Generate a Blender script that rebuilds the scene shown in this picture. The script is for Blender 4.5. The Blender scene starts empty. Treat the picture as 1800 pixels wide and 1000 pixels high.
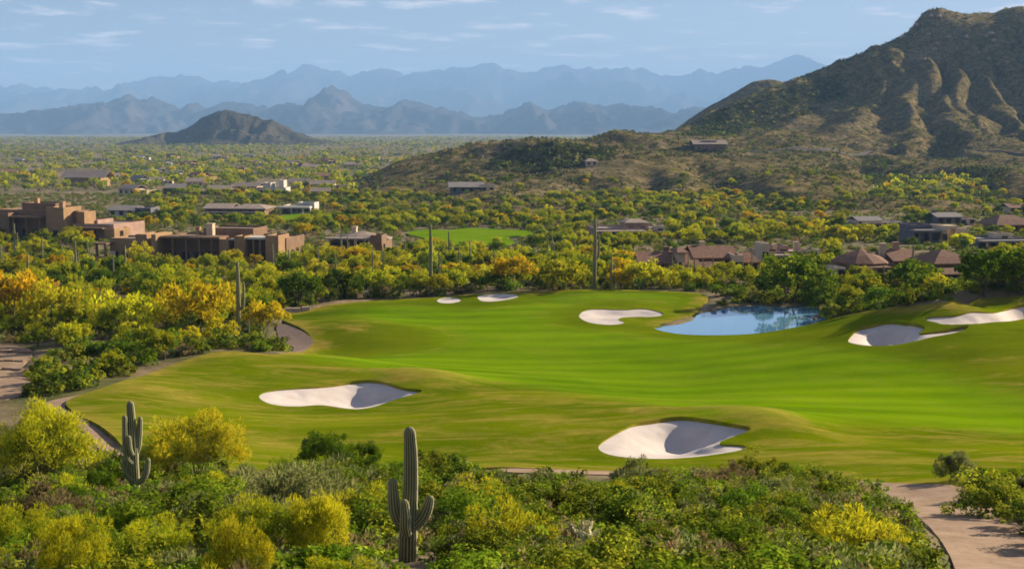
import bpy, bmesh, math, random
import numpy as np
from mathutils import Vector, Matrix
from mathutils.geometry import delaunay_2d_cdt

random.seed(7)
RNG = np.random.default_rng(11)
R = math.radians
scene = bpy.context.scene
COL = scene.collection

# ------------------------------------------------------------------ camera
CAMZ = 60.0
FPX = 2473.0                       # focal length in photo pixels (1800 wide)
PITCH = math.atan((500 - 215) / FPX)
cam_d = bpy.data.cameras.new("camera")
cam_d.sensor_width = 36.0
cam_d.lens = 36.0 * FPX / 1800.0
cam_d.clip_start = 0.5
cam_d.clip_end = 60000.0
cam = bpy.data.objects.new("camera", cam_d)
COL.objects.link(cam)
cam.location = (0, 0, CAMZ)
cam.rotation_euler = (math.pi / 2 - PITCH, 0, 0)
scene.camera = cam

# ------------------------------------------------------------------ sun, sky, exposure
SUN_EL, SUN_AZ = R(21.5), R(33)      # azimuth from +X (right) towards +Y (away from camera)
S = Vector((math.cos(SUN_EL) * math.cos(SUN_AZ), math.cos(SUN_EL) * math.sin(SUN_AZ), math.sin(SUN_EL)))
sun_d = bpy.data.lights.new("sun", 'SUN')
sun_d.energy = 5.0
sun_d.angle = R(0.5)
sun_d.color = (1.0, 0.86, 0.66)
sun = bpy.data.objects.new("sun", sun_d)
COL.objects.link(sun)
sun.rotation_euler = S.to_track_quat('Z', 'Y').to_euler()

world = bpy.data.worlds.new("World")
scene.world = world
world.use_nodes = True
wn, wl = world.node_tree.nodes, world.node_tree.links
wn.clear()
w_out = wn.new('ShaderNodeOutputWorld')
w_bg = wn.new('ShaderNodeBackground')
w_sky = wn.new('ShaderNodeTexSky')
w_sky.sky_type = 'NISHITA'
w_sky.sun_disc = False
w_sky.sun_elevation = SUN_EL
w_sky.sun_rotation = math.pi / 2 - SUN_AZ
w_sky.altitude = 600
w_sky.air_density = 1.0
w_sky.dust_density = 0.55
w_sky.ozone_density = 3.0
w_bg.inputs['Strength'].default_value = 0.050
# thin streaky clouds, laid out by azimuth and elevation over the whole sky
w_tc = wn.new('ShaderNodeTexCoord')
w_sep = wn.new('ShaderNodeSeparateXYZ')
wl.new(w_tc.outputs['Generated'], w_sep.inputs[0])
def wmath(op, a, b=None, c=None):
    n = wn.new('ShaderNodeMath'); n.operation = op
    for i, v in enumerate((a, b, c)):
        if v is None: continue
        if isinstance(v, (int, float)): n.inputs[i].default_value = v
        else: wl.new(v, n.inputs[i])
    return n.outputs[0]
w_az = wmath('ARCTAN2', w_sep.outputs[0], w_sep.outputs[1])
w_el = wmath('MAXIMUM', w_sep.outputs[2], 0.0)
w_lg = wmath('LOGARITHM', wmath('ADD', w_el, 0.03), 2.718)
w_cmb = wn.new('ShaderNodeCombineXYZ')
wl.new(wmath('MULTIPLY', w_az, 19.0), w_cmb.inputs[0])
wl.new(wmath('MULTIPLY', w_lg, 13.0), w_cmb.inputs[1])
w_no = wn.new('ShaderNodeTexNoise')
w_no.inputs['Scale'].default_value = 1.0
w_no.inputs['Detail'].default_value = 6.0
w_no.inputs['Roughness'].default_value = 0.62
wl.new(w_cmb.outputs[0], w_no.inputs['Vector'])
w_rp = wn.new('ShaderNodeValToRGB')
w_rp.color_ramp.elements[0].position = 0.54
w_rp.color_ramp.elements[0].color = (0, 0, 0, 1)
w_rp.color_ramp.elements[1].position = 0.70
w_rp.color_ramp.elements[1].color = (1, 1, 1, 1)
wl.new(w_no.outputs['Fac'], w_rp.inputs[0])
w_mix = wn.new('ShaderNodeMix'); w_mix.data_type = 'RGBA'
wl.new(wmath('MULTIPLY_ADD', w_rp.outputs['Color'], 0.8, 0.02), w_mix.inputs[0])
w_tint = wn.new('ShaderNodeMix'); w_tint.data_type = 'RGBA'; w_tint.blend_type = 'MULTIPLY'; w_tint.inputs[0].default_value = 1.0
wl.new(w_sky.outputs[0], w_tint.inputs[6]); w_tint.inputs[7].default_value = (.98, .875, .97, 1)
wl.new(w_tint.outputs[2], w_mix.inputs[6])
w_mix.inputs[7].default_value = (13.0, 11.2, 10.8, 1)
wl.new(w_mix.outputs[2], w_bg.inputs['Color'])
wl.new(w_bg.outputs[0], w_out.inputs[0])

scene.view_settings.view_transform = 'Standard'
scene.view_settings.look = 'None'
scene.view_settings.exposure = 1.05
scene.view_settings.gamma = 1.0
scene.view_settings.use_curve_mapping = False
scene.render.engine = 'CYCLES'
cy = scene.cycles
cy.use_denoising = True
cy.max_bounces = 5
cy.diffuse_bounces = 2
cy.glossy_bounces = 3
cy.transmission_bounces = 4
cy.volume_bounces = 1
cy.transparent_max_bounces = 6
cy.caustics_reflective = False
cy.caustics_refractive = False
cy.use_adaptive_sampling = True
cy.adaptive_threshold = 0.02
cy.pixel_filter_type = 'BLACKMAN_HARRIS'
cy.filter_width = 1.7

# ------------------------------------------------------------------ numeric helpers
def smooth(a, b, x):
    t = np.clip((np.asarray(x, float) - a) / (b - a), 0, 1)
    return t * t * (3 - 2 * t)

def _hash(ix, iy, seed):
    h = (ix.astype(np.int64) * 374761393 + iy.astype(np.int64) * 668265263 + seed * 974711) & 0xffffffff
    h = ((h ^ (h >> 13)) * 1274126177) & 0xffffffff
    return ((h ^ (h >> 16)) & 0xffffffff) / 4294967296.0

def vnoise(x, y, seed=0):
    x = np.asarray(x, float); y = np.asarray(y, float)
    ix, iy = np.floor(x), np.floor(y)
    fx, fy = x - ix, y - iy
    ux = fx * fx * fx * (fx * (fx * 6 - 15) + 10)
    uy = fy * fy * fy * (fy * (fy * 6 - 15) + 10)
    a = _hash(ix, iy, seed); b = _hash(ix + 1, iy, seed)
    c = _hash(ix, iy + 1, seed); d = _hash(ix + 1, iy + 1, seed)
    return ((a * (1 - ux) + b * ux) * (1 - uy) + (c * (1 - ux) + d * ux) * uy) * 2 - 1

def fbm(x, y, seed=0, octv=4, gain=0.5):
    s, a, n = 0, 1.0, 0
    for i in range(octv):
        s = s + a * vnoise(x * 2 ** i + 17.3 * i, y * 2 ** i - 9.1 * i, seed + i)
        n += a; a *= gain
    return s / n

def ridged(x, y, seed=0, octv=4):
    s, a, n = 0, 1.0, 0
    for i in range(octv):
        s = s + a * (1 - np.abs(vnoise(x * 2 ** i + 5.7 * i, y * 2 ** i + 3.3 * i, seed + i)) * 2)
        n += a; a *= 0.5
    return s / n

def ray(px, py):
    """direction (dx, dz) per unit of Y for a photo pixel"""
    px = np.asarray(px, float); py = np.asarray(py, float)
    cx, cz = (px - 900) / FPX, (500 - py) / FPX
    c, s = math.cos(PITCH), math.sin(PITCH)
    fy = c + cz * s
    fz = -s + cz * c
    return cx / fy, fz / fy

def topix(x, y, z):
    c, s = math.cos(PITCH), math.sin(PITCH)
    dz = np.asarray(z, float) - CAMZ
    dep = y * c - dz * s
    up = y * s + dz * c
    return 900 + FPX * x / dep, 500 - FPX * up / dep

class TPS:
    def __init__(self, P, v, lam=0.0):
        self.P = np.asarray(P, float); n = len(P)
        self.c = self.P.mean(0); self.sc = np.abs(self.P - self.c).max()
        Q = (self.P - self.c) / self.sc
        K = self._k(Q, Q) + lam * np.eye(n)
        T = np.c_[np.ones(n), Q]
        A = np.zeros((n + 3, n + 3)); A[:n, :n] = K; A[:n, n:] = T; A[n:, :n] = T.T
        sol = np.linalg.solve(A, np.r_[v, 0, 0, 0])
        self.w, self.a = sol[:n], sol[n:]; self.Q = Q
    def _k(self, A, B):
        d2 = ((A[:, None, :] - B[None, :, :]) ** 2).sum(-1)
        return 0.5 * d2 * np.log(d2 + 1e-12)
    def __call__(self, x, y):
        shp = np.shape(x)
        Qp = (np.c_[np.ravel(x), np.ravel(y)] - self.c) / self.sc
        out = np.empty(len(Qp))
        for i in range(0, len(Qp), 40000):
            q = Qp[i:i + 40000]
            out[i:i + 40000] = self._k(q, self.Q) @ self.w + self.a[0] + q @ self.a[1:]
        return out.reshape(shp)

def inpoly(x, y, poly):
    x = np.asarray(x, float); y = np.asarray(y, float)
    P = np.asarray(poly, float)
    r = np.zeros(x.shape, bool)
    bb = (x >= P[:, 0].min()) & (x <= P[:, 0].max()) & (y >= P[:, 1].min()) & (y <= P[:, 1].max())
    if not bb.any(): return r
    xs, ys = x[bb], y[bb]
    ins = np.zeros(xs.shape, bool)
    j = len(P) - 1
    for i in range(len(P)):
        xi, yi, xj, yj = P[i, 0], P[i, 1], P[j, 0], P[j, 1]
        if yi != yj:
            ins ^= ((yi > ys) != (yj > ys)) & (xs < (xj - xi) * (ys - yi) / (yj - yi) + xi)
        j = i
    r[bb] = ins
    return r

def segdist(x, y, pts, closed=True):
    P = np.asarray(pts, float)
    Q = np.roll(P, -1, 0) if closed else P[1:]
    P = P if closed else P[:-1]
    x = np.asarray(x, float).ravel(); y = np.asarray(y, float).ravel()
    best = np.full(x.shape, 1e9)
    for (ax, ay), (bx, by) in zip(P, Q):
        dx, dy = bx - ax, by - ay
        L = dx * dx + dy * dy + 1e-12
        t = np.clip(((x - ax) * dx + (y - ay) * dy) / L, 0, 1)
        best = np.minimum(best, (x - ax - t * dx) ** 2 + (y - ay - t * dy) ** 2)
    return np.sqrt(best)

def polydist(x, y, poly, reach=15.0):
    """distance to a closed polygon's outline; far points are given `reach`"""
    P = np.asarray(poly, float)
    shp = np.shape(x); x = np.ravel(x); y = np.ravel(y)
    d = np.full(x.shape, reach)
    m = (x > P[:, 0].min() - reach) & (x < P[:, 0].max() + reach) & (y > P[:, 1].min() - reach) & (y < P[:, 1].max() + reach)
    if m.any(): d[m] = np.minimum(reach, segdist(x[m], y[m], P))
    return d.reshape(shp)

# ------------------------------------------------------------------ the lie of the land
CTRL = [  # photo pixel and how far away that ground is (m)
 (1800,1000,45),(1720,930,55),(1640,900,61),(1600,870,70),(1480,845,76),(1690,850,72),(1800,860,70),(2000,900,64),(2300,880,70),
 (970,830,80),(1000,840,78),(1300,838,78),(700,835,80),(200,790,88),(150,745,100),(80,705,114),(-150,760,98),(-150,690,118),
 (1180,814,91),(1050,790,95),(1325,775,98),(1190,733,105),(1000,735,106),(900,780,95),(1450,800,90),(1600,800,92),(1800,820,85),(2100,820,85),
 (440,780,96),(600,722,115),(455,703,120),(760,700,119),(250,690,117),(120,710,112),(700,800,91),(850,730,107),
 (390,620,140),(300,643,134),(520,630,139),(640,662,132),(700,655,134),(860,670,129),(1000,690,121),(1100,705,115),(1200,722,110),(1440,740,108),(1600,750,107),(1800,763,106),(2100,775,104),
 (900,640,152),(1200,650,147),(1100,690,128),(1350,690,128),(1600,700,124),(1800,700,122),(700,620,163),(560,615,167),
 (1200,600,169),(900,580,179),(700,570,183),(560,560,188),(620,590,172),(500,600,168),
 (1290,591,173.5),(1150,581,178.5),(1440,569,183),(1370,584,176),(1240,552,194),(1340,537,203),(1450,543,200),
 (1000,515,211),(1100,513,213),(1190,516,212),(880,527,206),(780,533,203),(680,527,207),(560,545,195),(960,556,189),(1080,556,189),
 (1560,612,149),(1580,563,163),(1690,582,153),(1700,640,140),(1640,562,164),(1800,540,172),(1480,556,182),(1600,538,186),(1800,520,190),(2100,505,195),(2100,600,150),(1800,600,148),
 (200,660,129),(0,620,150),(0,680,121),(100,560,188),(300,560,192),(430,600,165),(-300,600,158),(-300,520,230),(0,500,244),
 (390,466,330),(100,420,402),(170,490,262),(-300,430,400),(600,500,246),(850,480,270),(1100,490,262),(1400,515,222),(1560,492,256),(1750,492,254),(2200,480,270),
 (1225,480,292),(1100,415,430),(825,420,424),(620,446,358),(825,400,470),(1500,440,350),(1800,430,370),(2300,430,370),
]
cp, cv = [], []
for px, py, Y in CTRL:
    dx, dz = ray(px, py); cp.append((dx * Y, Y)); cv.append(CAMZ + dz * Y)
for x, y, d in [(-40,0,2.6),(0,0,1.7),(40,0,3.0),(-40,20,8.6),(0,20,7.6),(30,20,8.4),(0,35,11.4),(-14,36,12.0),(14,36,12.0),(-30,40,13),(0,50,14.3),
                (-18,58,16.1),(-40,60,17),(0,66,17.4),(-20,74,18.3),(40,45,14.6),(60,30,12),(-70,20,9),(-90,60,17),(-90,100,22),(90,60,16),
                (-200,450,35.5),(0,520,36.5),(200,520,37),(-300,560,37),(300,560,38)]:
    cp.append((x, y)); cv.append(CAMZ - d)
_tps = TPS(cp, np.array(cv), lam=2e-5)
_PY = [0, 450, 580, 800, 950, 1300, 2700, 3500, 5000, 9000, 30000]
_PD = [35, 35, 37, 40.2, 41, 44.5, 50, 53, 60, 84, 130]
MOUNDS = []                        # (x, y, radius_x, radius_y, height)
def base(x, y):
    x = np.asarray(x, float); y = np.asarray(y, float)
    w = smooth(400, 560, y)
    far = CAMZ - np.interp(y, _PY, _PD) + fbm(x / 260, y / 260, 3, 3) * 2.0 * smooth(500, 900, y)
    yc = np.minimum(y, 600); xc = np.clip(x, -420, 420)
    z = (1 - w) * np.where(w < 1, _tps(xc, yc), 0) + w * far
    for mx, my, rx, ry, h in MOUNDS:
        z = z + h * np.exp(-((x - mx) / rx) ** 2 - ((y - my) / ry) ** 2)
    return z

_steps = np.r_[np.arange(20, 260, 0.5), np.geomspace(260, 7000, 500)]
def hit(px, py, fn=base):
    """where the line of sight through a photo pixel first meets the ground"""
    px = np.atleast_1d(np.asarray(px, float)); py = np.atleast_1d(np.asarray(py, float))
    dx, dz = ray(px, py)
    X = dx[:, None] * _steps; Y = np.broadcast_to(_steps, X.shape); Zr = CAMZ + dz[:, None] * _steps
    D = Zr - fn(X, Y)
    below = D < 0
    k = np.where(below.any(1), below.argmax(1), len(_steps) - 1)
    k = np.maximum(k, 1); i = np.arange(len(px))
    a, b = D[i, k - 1], D[i, k]
    t = np.clip(a / (a - b + 1e-9), 0, 1)
    yy = _steps[k - 1] + t * (_steps[k] - _steps[k - 1])
    return np.c_[dx * yy, yy]

def spline(P, n=6, closed=True):
    P = np.asarray(P, float); out = []
    m = len(P)
    for i in range(m if closed else m - 1):
        if closed: a, b, c, d = P[i - 1], P[i], P[(i + 1) % m], P[(i + 2) % m]
        else: a, b, c, d = P[max(i - 1, 0)], P[i], P[i + 1], P[min(i + 2, m - 1)]
        for t in np.arange(n) / n:
            out.append(0.5 * (2 * b + (c - a) * t + (2 * a - 5 * b + 4 * c - d) * t * t + (3 * b - a - 3 * c + d) * t ** 3))
    if not closed: out.append(P[-1])
    return np.array(out)

def even(P, step, passes=3):
    """a closed outline, evenly spaced and gently rounded"""
    Q = np.r_[P, P[:1]]; L = np.r_[0, np.cumsum(np.linalg.norm(np.diff(Q, axis=0), axis=1))]
    t = np.linspace(0, L[-1], max(8, int(L[-1] / step)), endpoint=False)
    O = np.c_[np.interp(t, L, Q[:, 0]), np.interp(t, L, Q[:, 1])]
    for _ in range(passes): O = (np.roll(O, 1, 0) + 2 * O + np.roll(O, -1, 0)) / 4
    return O
def groundpoly(pix, n=5, closed=True):
    q = spline(pix, n, closed)
    P = hit(q[:, 0], q[:, 1])
    return even(P, 1.3 if np.ptp(P[:, 1]) > 40 else .5) if closed and n > 2 else P

# mounds that give the bunkers their high right and rear lips
for px, py, Y, rx, ry, h in [(1345,748,103,4.2,5.5,1.2),(1200,728,108.5,7,2.2,0.5),(745,676,130,4.5,4.5,0.9),(650,660,133,7,2.4,0.5),
                             (1655,566,164,5.5,4.5,1.7),(1600,560,167,7,3,1.0),(1880,530,179,9,4,2.4),(1750,545,175,11,3,1.7),
                             (920,520,210,3,3,0.4),(1690,551,173,5,2.5,1.1),(1810,538,179,6,3,1.4),(1000,760,100,5,7,0.35),(620,590,176,9,9,0.8)]:
    dx, _ = ray(px, py); MOUNDS.append((dx * Y, Y, rx, ry, h))

PIX = {
 'turf': [(112,709),(180,691),(250,667),(320,640),(390,620),(440,623),(490,628),(515,620),(543,612),(553,600),(538,584),(512,572),(492,562),(482,554),(540,546),(600,533),(680,527),(760,526),(830,519),(900,517),(1000,514),(1100,513),(1190,516),(1245,522),(1236,534),(1228,546),(1216,558),(1190,566),(1160,571),(1152,576),(1190,575),(1240,570),(1300,566),(1370,562),(1425,556),(1470,557),(1540,547),(1600,541),(1700,530),(1800,523),(1950,512),(2020,560),(2020,780),(1900,850),(1800,853),(1690,849),(1600,851),(1480,841),(1400,838),(1300,835),(1200,830),(1070,827),(960,825),(870,821),(780,832),(700,838),(600,842),(480,848),(400,832),(320,812),(232,800),(190,764),(152,738)],
 'fairway': [(520,629),(620,641),(700,651),(860,667),(990,686),(1100,702),(1200,722),(1320,733),(1440,742),(1620,754),(1800,765),(1990,774),(2000,700),(1800,684),(1700,660),(1600,632),(1500,618),(1420,606),(1300,602),(1180,598),(1080,584),(1000,578),(965,560),(1000,537),(1100,530),(1180,536),(1195,524),(1100,519),(1000,520),(930,534),(820,546),(720,538),(640,545),(630,562),(740,574),(790,595),(760,616),(640,626)],
 'pond': [(1150,579),(1170,573),(1195,570),(1218,563),(1230,552),(1252,548),(1278,542),(1330,538),(1370,541),(1410,539),(1448,544),(1454,556),(1440,569),(1370,583),(1290,590),(1200,589)],
 'path_main': [(1720,1040),(1668,970),(1642,935),(1612,905),(1572,880),(1525,864),(1470,851),(1300,843),(1070,835),(870,831),(870,822),(960,826),(1070,828),(1300,836),(1480,842),(1600,852),(1690,850),(1712,872),(1752,900),(1805,932),(1900,1000),(1960,1060)],
 'path_left': [(402,617),(330,633),(250,660),(160,691),(85,703),(75,712),(115,735),(155,765),(195,812),(228,816),(224,798),(186,763),(150,738),(110,711),(180,693),(250,667),(320,640),(400,620)],
 'path_dirt': [(486,574),(503,570),(530,582),(551,598),(543,610),(515,619),(497,616),(491,598)],
 'path_steps': [(-60,612),(20,608),(50,612),(56,626),(36,650),(58,672),(40,696),(-60,704)],
 'path_bend': [(108,655),(135,640),(165,628),(170,633),(148,647),(122,664)],
}
BUNK = {
 'B1': [(455,703),(468,693),(520,688),(560,684),(600,676),(625,670),(660,668),(690,675),(715,682),(748,684),(725,692),(690,702),(660,713),(625,720),(590,716),(560,713),(520,717),(478,714)],
 'B2': [(1050,785),(1060,775),(1090,760),(1115,748),(1150,742),(1170,737),(1200,735),(1250,743),(1300,753),(1328,757),(1300,769),(1258,786),(1312,787),(1302,798),(1270,804),(1215,812),(1150,814),(1100,808),(1065,798)],
 'B3': [(1018,557),(1030,547),(1060,545),(1100,547),(1130,545),(1150,548),(1168,554),(1150,560),(1120,560),(1095,561),(1086,565),(1100,570),(1075,574),(1040,571),(1022,564)],
 'B4': [(769,532),(785,527),(803,528),(812,533),(792,538),(772,537)],
 'B5': [(840,525),(860,520),(890,519),(914,524),(895,530),(865,534),(845,533)],
 'B6': [(1490,600),(1510,578),(1530,573),(1560,565),(1600,567),(1628,573),(1612,586),(1640,581),(1704,573),(1682,584),(1640,593),(1600,604),(1570,610),(1530,612),(1500,607)],
 'B7': [(1620,561),(1640,556),(1680,555),(1710,549),(1750,551),(1790,540),(1850,530),(1900,536),(1800,562),(1740,567),(1690,572),(1650,567)],
}
WATER_Z = CAMZ - 26.45
POLY = {}
for k, v in PIX.items():
    POLY[k] = groundpoly(v, 4)
q = spline(PIX['pond'], 5); dx, dz = ray(q[:, 0], q[:, 1]); Yw = (WATER_Z - CAMZ) / dz
POLY['pond'] = np.c_[dx * Yw, Yw]
for k, v in BUNK.items():
    POLY[k] = groundpoly(v, 5)
POLY['fairway_far'] = groundpoly([(714,412),(745,405),(790,406),(830,402),(880,405),(937,407),(925,415),(890,420),(905,428),(860,434),(810,431),(770,437),(735,429),(748,421)], 4)
POLY['fairway_farther'] = groundpoly([(492,381),(530,377),(562,377),(560,383),(500,389)], 4)

def zdesert(x, y):
    """height of the open ground: the smooth lie of the land plus lumps, lowered under turf, paths and water"""
    z = base(x, y)
    near = smooth(700, 400, y)
    flat = np.ones(x.shape)
    for k in ('path_main', 'path_left', 'path_dirt', 'path_steps'): flat = np.minimum(flat, smooth(.4, 4, polydist(x, y, POLY[k], 5)))
    z = z + near * (fbm(x / 9, y / 9, 21, 3) * 0.28 + .06) * flat
    for k, dep in (('turf', 4.0), ('path_main', .8), ('path_left', .8), ('path_dirt', .8), ('path_steps', .8), ('path_bend', .8), ('fairway_far', 1.0), ('fairway_farther', 1.0)):
        ins = inpoly(x, y, POLY[k])
        if ins.any():
            d = polydist(x[ins], y[ins], POLY[k])
            z[ins] -= np.minimum(dep, 0.02 + d * 0.9)
    ins = inpoly(x, y, POLY['pond'])
    d = polydist(x, y, POLY['pond'])
    z = np.where(ins, np.minimum(z, WATER_Z - 0.2 - np.minimum(d, 3) * .5), z)
    bank = (~ins) & (d < 3) & ~inpoly(x, y, POLY['turf'])
    z = np.where(bank, np.maximum(np.minimum(z, WATER_Z + 0.1 + d * 0.5), WATER_Z + .05 + d * .12), z)
    return z
def gz(x, y):
    x = np.atleast_1d(np.asarray(x, float)); y = np.atleast_1d(np.asarray(y, float))
    z = base(x, y) + smooth(700, 400, y) * fbm(x / 9, y / 9, 21, 3) * 0.28
    return z

# ------------------------------------------------------------------ materials
class Mat:
    def __init__(s, name):
        s.m = bpy.data.materials.new(name); s.m.use_nodes = True
        s.t = s.m.node_tree; s.t.nodes.clear()
        s.o = s.t.nodes.new('ShaderNodeOutputMaterial')
        s._pos = None
    def n(s, typ, **kw):
        nd = s.t.nodes.new(typ)
        for k, v in kw.items(): setattr(nd, k, v)
        return nd
    def put(s, sock, v):
        if v is None: return
        if isinstance(v, bpy.types.NodeSocket): s.t.links.new(v, sock)
        elif isinstance(v, (tuple, list)) and len(v) == 3 and sock.type == 'RGBA': sock.default_value = (*v, 1)
        else: sock.default_value = v
    def pos(s):
        if s._pos is None: s._pos = s.n('ShaderNodeNewGeometry').outputs['Position']
        return s._pos
    def obj(s): return s.n('ShaderNodeTexCoord').outputs['Object']
    def rnd(s): return s.n('ShaderNodeObjectInfo').outputs['Random']
    def attr(s, name): return s.n('ShaderNodeAttribute', attribute_name=name).outputs['Fac']
    def scale(s, v, sc, rot=(0, 0, 0)):
        nd = s.n('ShaderNodeMapping'); s.put(nd.inputs[0], v); nd.inputs['Scale'].default_value = sc; nd.inputs['Rotation'].default_value = rot
        return nd.outputs[0]
    def noise(s, sc, det=4, ro=.55, v=None, dist=0):
        nd = s.n('ShaderNodeTexNoise'); nd.inputs['Scale'].default_value = sc; nd.inputs['Detail'].default_value = det
        nd.inputs['Roughness'].default_value = ro; nd.inputs['Distortion'].default_value = dist
        s.put(nd.inputs['Vector'], v if v is not None else s.pos()); return nd.outputs['Fac']
    def voro(s, sc, v=None):
        nd = s.n('ShaderNodeTexVoronoi'); nd.inputs['Scale'].default_value = sc
        s.put(nd.inputs['Vector'], v if v is not None else s.pos()); return nd
    def ramp(s, f, stops):
        nd = s.n('ShaderNodeValToRGB'); e = nd.color_ramp.elements
        while len(e) < len(stops): e.new(0.5)
        for i, (p, c) in enumerate(stops):
            e[i].position = p; e[i].color = (*c, 1) if len(c) == 3 else c
        s.put(nd.inputs[0], f); return nd.outputs[0]
    def step(s, f, a, b): return s.ramp(f, [(a, (0, 0, 0)), (b, (1, 1, 1))])
    def mix(s, f, a, b, mode='MIX'):
        nd = s.n('ShaderNodeMix', data_type='RGBA', blend_type=mode)
        s.put(nd.inputs[0], f); s.put(nd.inputs[6], a); s.put(nd.inputs[7], b); return nd.outputs[2]
    def math(s, op, a, b=None):
        nd = s.n('ShaderNodeMath', operation=op); s.put(nd.inputs[0], a); s.put(nd.inputs[1], b); return nd.outputs[0]
    def hsv(s, c, h=.5, sa=1.0, v=1.0):
        nd = s.n('ShaderNodeHueSaturation'); s.put(nd.inputs['Color'], c)
        s.put(nd.inputs['Hue'], h); s.put(nd.inputs['Saturation'], sa); s.put(nd.inputs['Value'], v); return nd.outputs[0]
    def bump(s, h, st=.5, dist=.1):
        nd = s.n('ShaderNodeBump'); nd.inputs['Strength'].default_value = st; nd.inputs['Distance'].default_value = dist
        s.put(nd.inputs['Height'], h); return nd.outputs[0]
    def pbr(s, col, rough=.9, spec=.2, nor=None, **kw):
        b = s.n('ShaderNodeBsdfPrincipled')
        s.put(b.inputs['Base Color'], col); s.put(b.inputs['Roughness'], rough); s.put(b.inputs['Specular IOR Level'], spec)
        if nor is not None: s.put(b.inputs['Normal'], nor)
        for k, v in kw.items(): s.put(b.inputs[k.replace('_', ' ')], v)
        s.t.links.new(b.outputs[0], s.o.inputs[0]); return s.m
    def leaf(s, col, trans=.35):
        d = s.n('ShaderNodeBsdfDiffuse'); t = s.n('ShaderNodeBsdfTranslucent'); x = s.n('ShaderNodeMixShader')
        s.put(d.inputs[0], col); s.put(t.inputs[0], col); x.inputs[0].default_value = trans
        s.t.links.new(d.outputs[0], x.inputs[1]); s.t.links.new(t.outputs[0], x.inputs[2]); s.t.links.new(x.outputs[0], s.o.inputs[0])
        return s.m

def plain(name, col, rough=.85, spec=.2, var=.15, sc=1.5):
    m = Mat(name); f = m.noise(sc, 5, .6)
    c = m.mix(m.step(f, .3, .7), tuple(v * (1 - var) for v in col), tuple(min(1, v * (1 + var)) for v in col))
    return m.pbr(c, rough, spec)

MT = {}
# desert soil
m = Mat('desert_soil')
soil = m.ramp(m.noise(.35, 6, .65), [(.3, (.20, .135, .075)), (.5, (.30, .21, .125)), (.72, (.38, .28, .18))])
big = m.noise(.012, 4, .6); grn = m.noise(.09, 5, .6)
cov = m.math('ADD', m.math('MULTIPLY', m.step(big, .38, .6), .45), m.math('MULTIPLY', m.step(grn, .42, .58), .6))
scrub = m.ramp(m.noise(.5, 4, .6), [(.3, (.05, .06, .016)), (.55, (.10, .105, .03)), (.75, (.17, .155, .05))])
c = m.mix(cov, soil, scrub)
MT['soil'] = m.pbr(c, .95, .1, m.bump(m.noise(1.6, 6, .7), .6, .25))
# hillsides
m = Mat('hill_soil')
s1 = m.ramp(m.noise(.05, 6, .65), [(.3, (.17, .13, .055)), (.5, (.27, .20, .09)), (.7, (.39, .29, .15))])
dots = m.step(m.noise(.16, 5, .8), .44, .54)
c = m.mix(m.math('MULTIPLY', dots, .72), s1, m.ramp(m.noise(.2, 3), [(.35, (.035, .045, .014)), (.65, (.09, .10, .028))]))
rock = m.math('MULTIPLY', m.step(m.noise(.022, 4, .7), .50, .62), m.step(m.noise(.35, 4, .8), .5, .6))
c = m.mix(m.math('MULTIPLY', rock, .8), c, m.ramp(m.noise(.5, 3, .7), [(.35, (.22, .16, .10)), (.65, (.52, .42, .31))]))
MT['hill'] = m.pbr(c, .95, .0, m.bump(m.noise(.12, 6, .75), 1.0, 6.0))
m = Mat('butte_rock')
c = m.ramp(m.noise(.012, 6, .65), [(.3, (.035, .035, .02)), (.55, (.07, .06, .035)), (.75, (.13, .10, .06))])
MT['butte'] = m.pbr(c, .95, .05, m.bump(m.noise(.03, 6, .7), 1.0, 12.0))
m = Mat('range_rock')
c = m.ramp(m.noise(.0012, 6, .65), [(.3, (.03, .03, .03)), (.55, (.07, .06, .055)), (.75, (.13, .10, .08))])
MT['range'] = m.pbr(c, .95, .0)
# turf
def turf(name):
    """one grass: attribute `mow` goes from long rough (0) to short fairway (1), `dry` marks worn crests"""
    m = Mat(name)
    f0 = m.noise(.075, 5, .68, m.scale(m.pos(), (.7, 1.3, 1), (0, 0, R(-15))))
    ro = m.ramp(f0, [(.32, (.085, .135, .002)), (.52, (.15, .20, .002)), (.72, (.215, .255, .004))])
    fa = m.ramp(f0, [(.32, (.10, .20, .001)), (.52, (.142, .258, .001)), (.72, (.18, .30, .002))])
    w = m.n('ShaderNodeTexWave', wave_type='BANDS', bands_direction='Y')
    w.inputs['Scale'].default_value = .055; w.inputs['Distortion'].default_value = 3.0; w.inputs['Detail'].default_value = 2; w.inputs['Detail Scale'].default_value = .5
    m.put(w.inputs['Vector'], m.scale(m.pos(), (.35, 1, 1), (0, 0, R(-14))))
    fa = m.mix(m.math('MULTIPLY', w.outputs['Fac'], .42), fa, m.hsv(fa, .492, 1.0, 1.45))
    mow = m.attr('mow')
    base_c = m.mix(mow, ro, fa)
    streak = m.noise(.24, 5, .72, m.scale(m.pos(), (.55, 1.35, 1), (0, 0, R(-18))), .9)
    k = m.math('MULTIPLY', m.math('SUBTRACT', 1.3, mow), m.math('MULTIPLY', m.math('SUBTRACT', streak, .47), 2.6))
    d = m.math('ADD', m.math('MULTIPLY', m.attr('dry'), .55), k)
    d = m.math('MINIMUM', m.math('MAXIMUM', d, 0.0), .85)
    c = m.mix(d, base_c, m.ramp(m.noise(.8, 3), [(.35, (.35, .255, .045)), (.7, (.46, .35, .06))]))
    fine = m.noise(3.0, 5, .85)
    c = m.mix(.42, c, m.mix(fine, (.3, .3, .3), (1.1, 1.1, 1.1)), 'MULTIPLY')
    return m.pbr(c, .95, .0, m.bump(m.noise(5.0, 3, .7), .55, .12))
MT['rough'] = MT['fairway'] = turf('course_turf')
m = Mat('bunker_sand')
c = m.ramp(m.noise(.5, 5, .6), [(.3, (.58, .50, .43)), (.7, (.70, .615, .55))])
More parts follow.
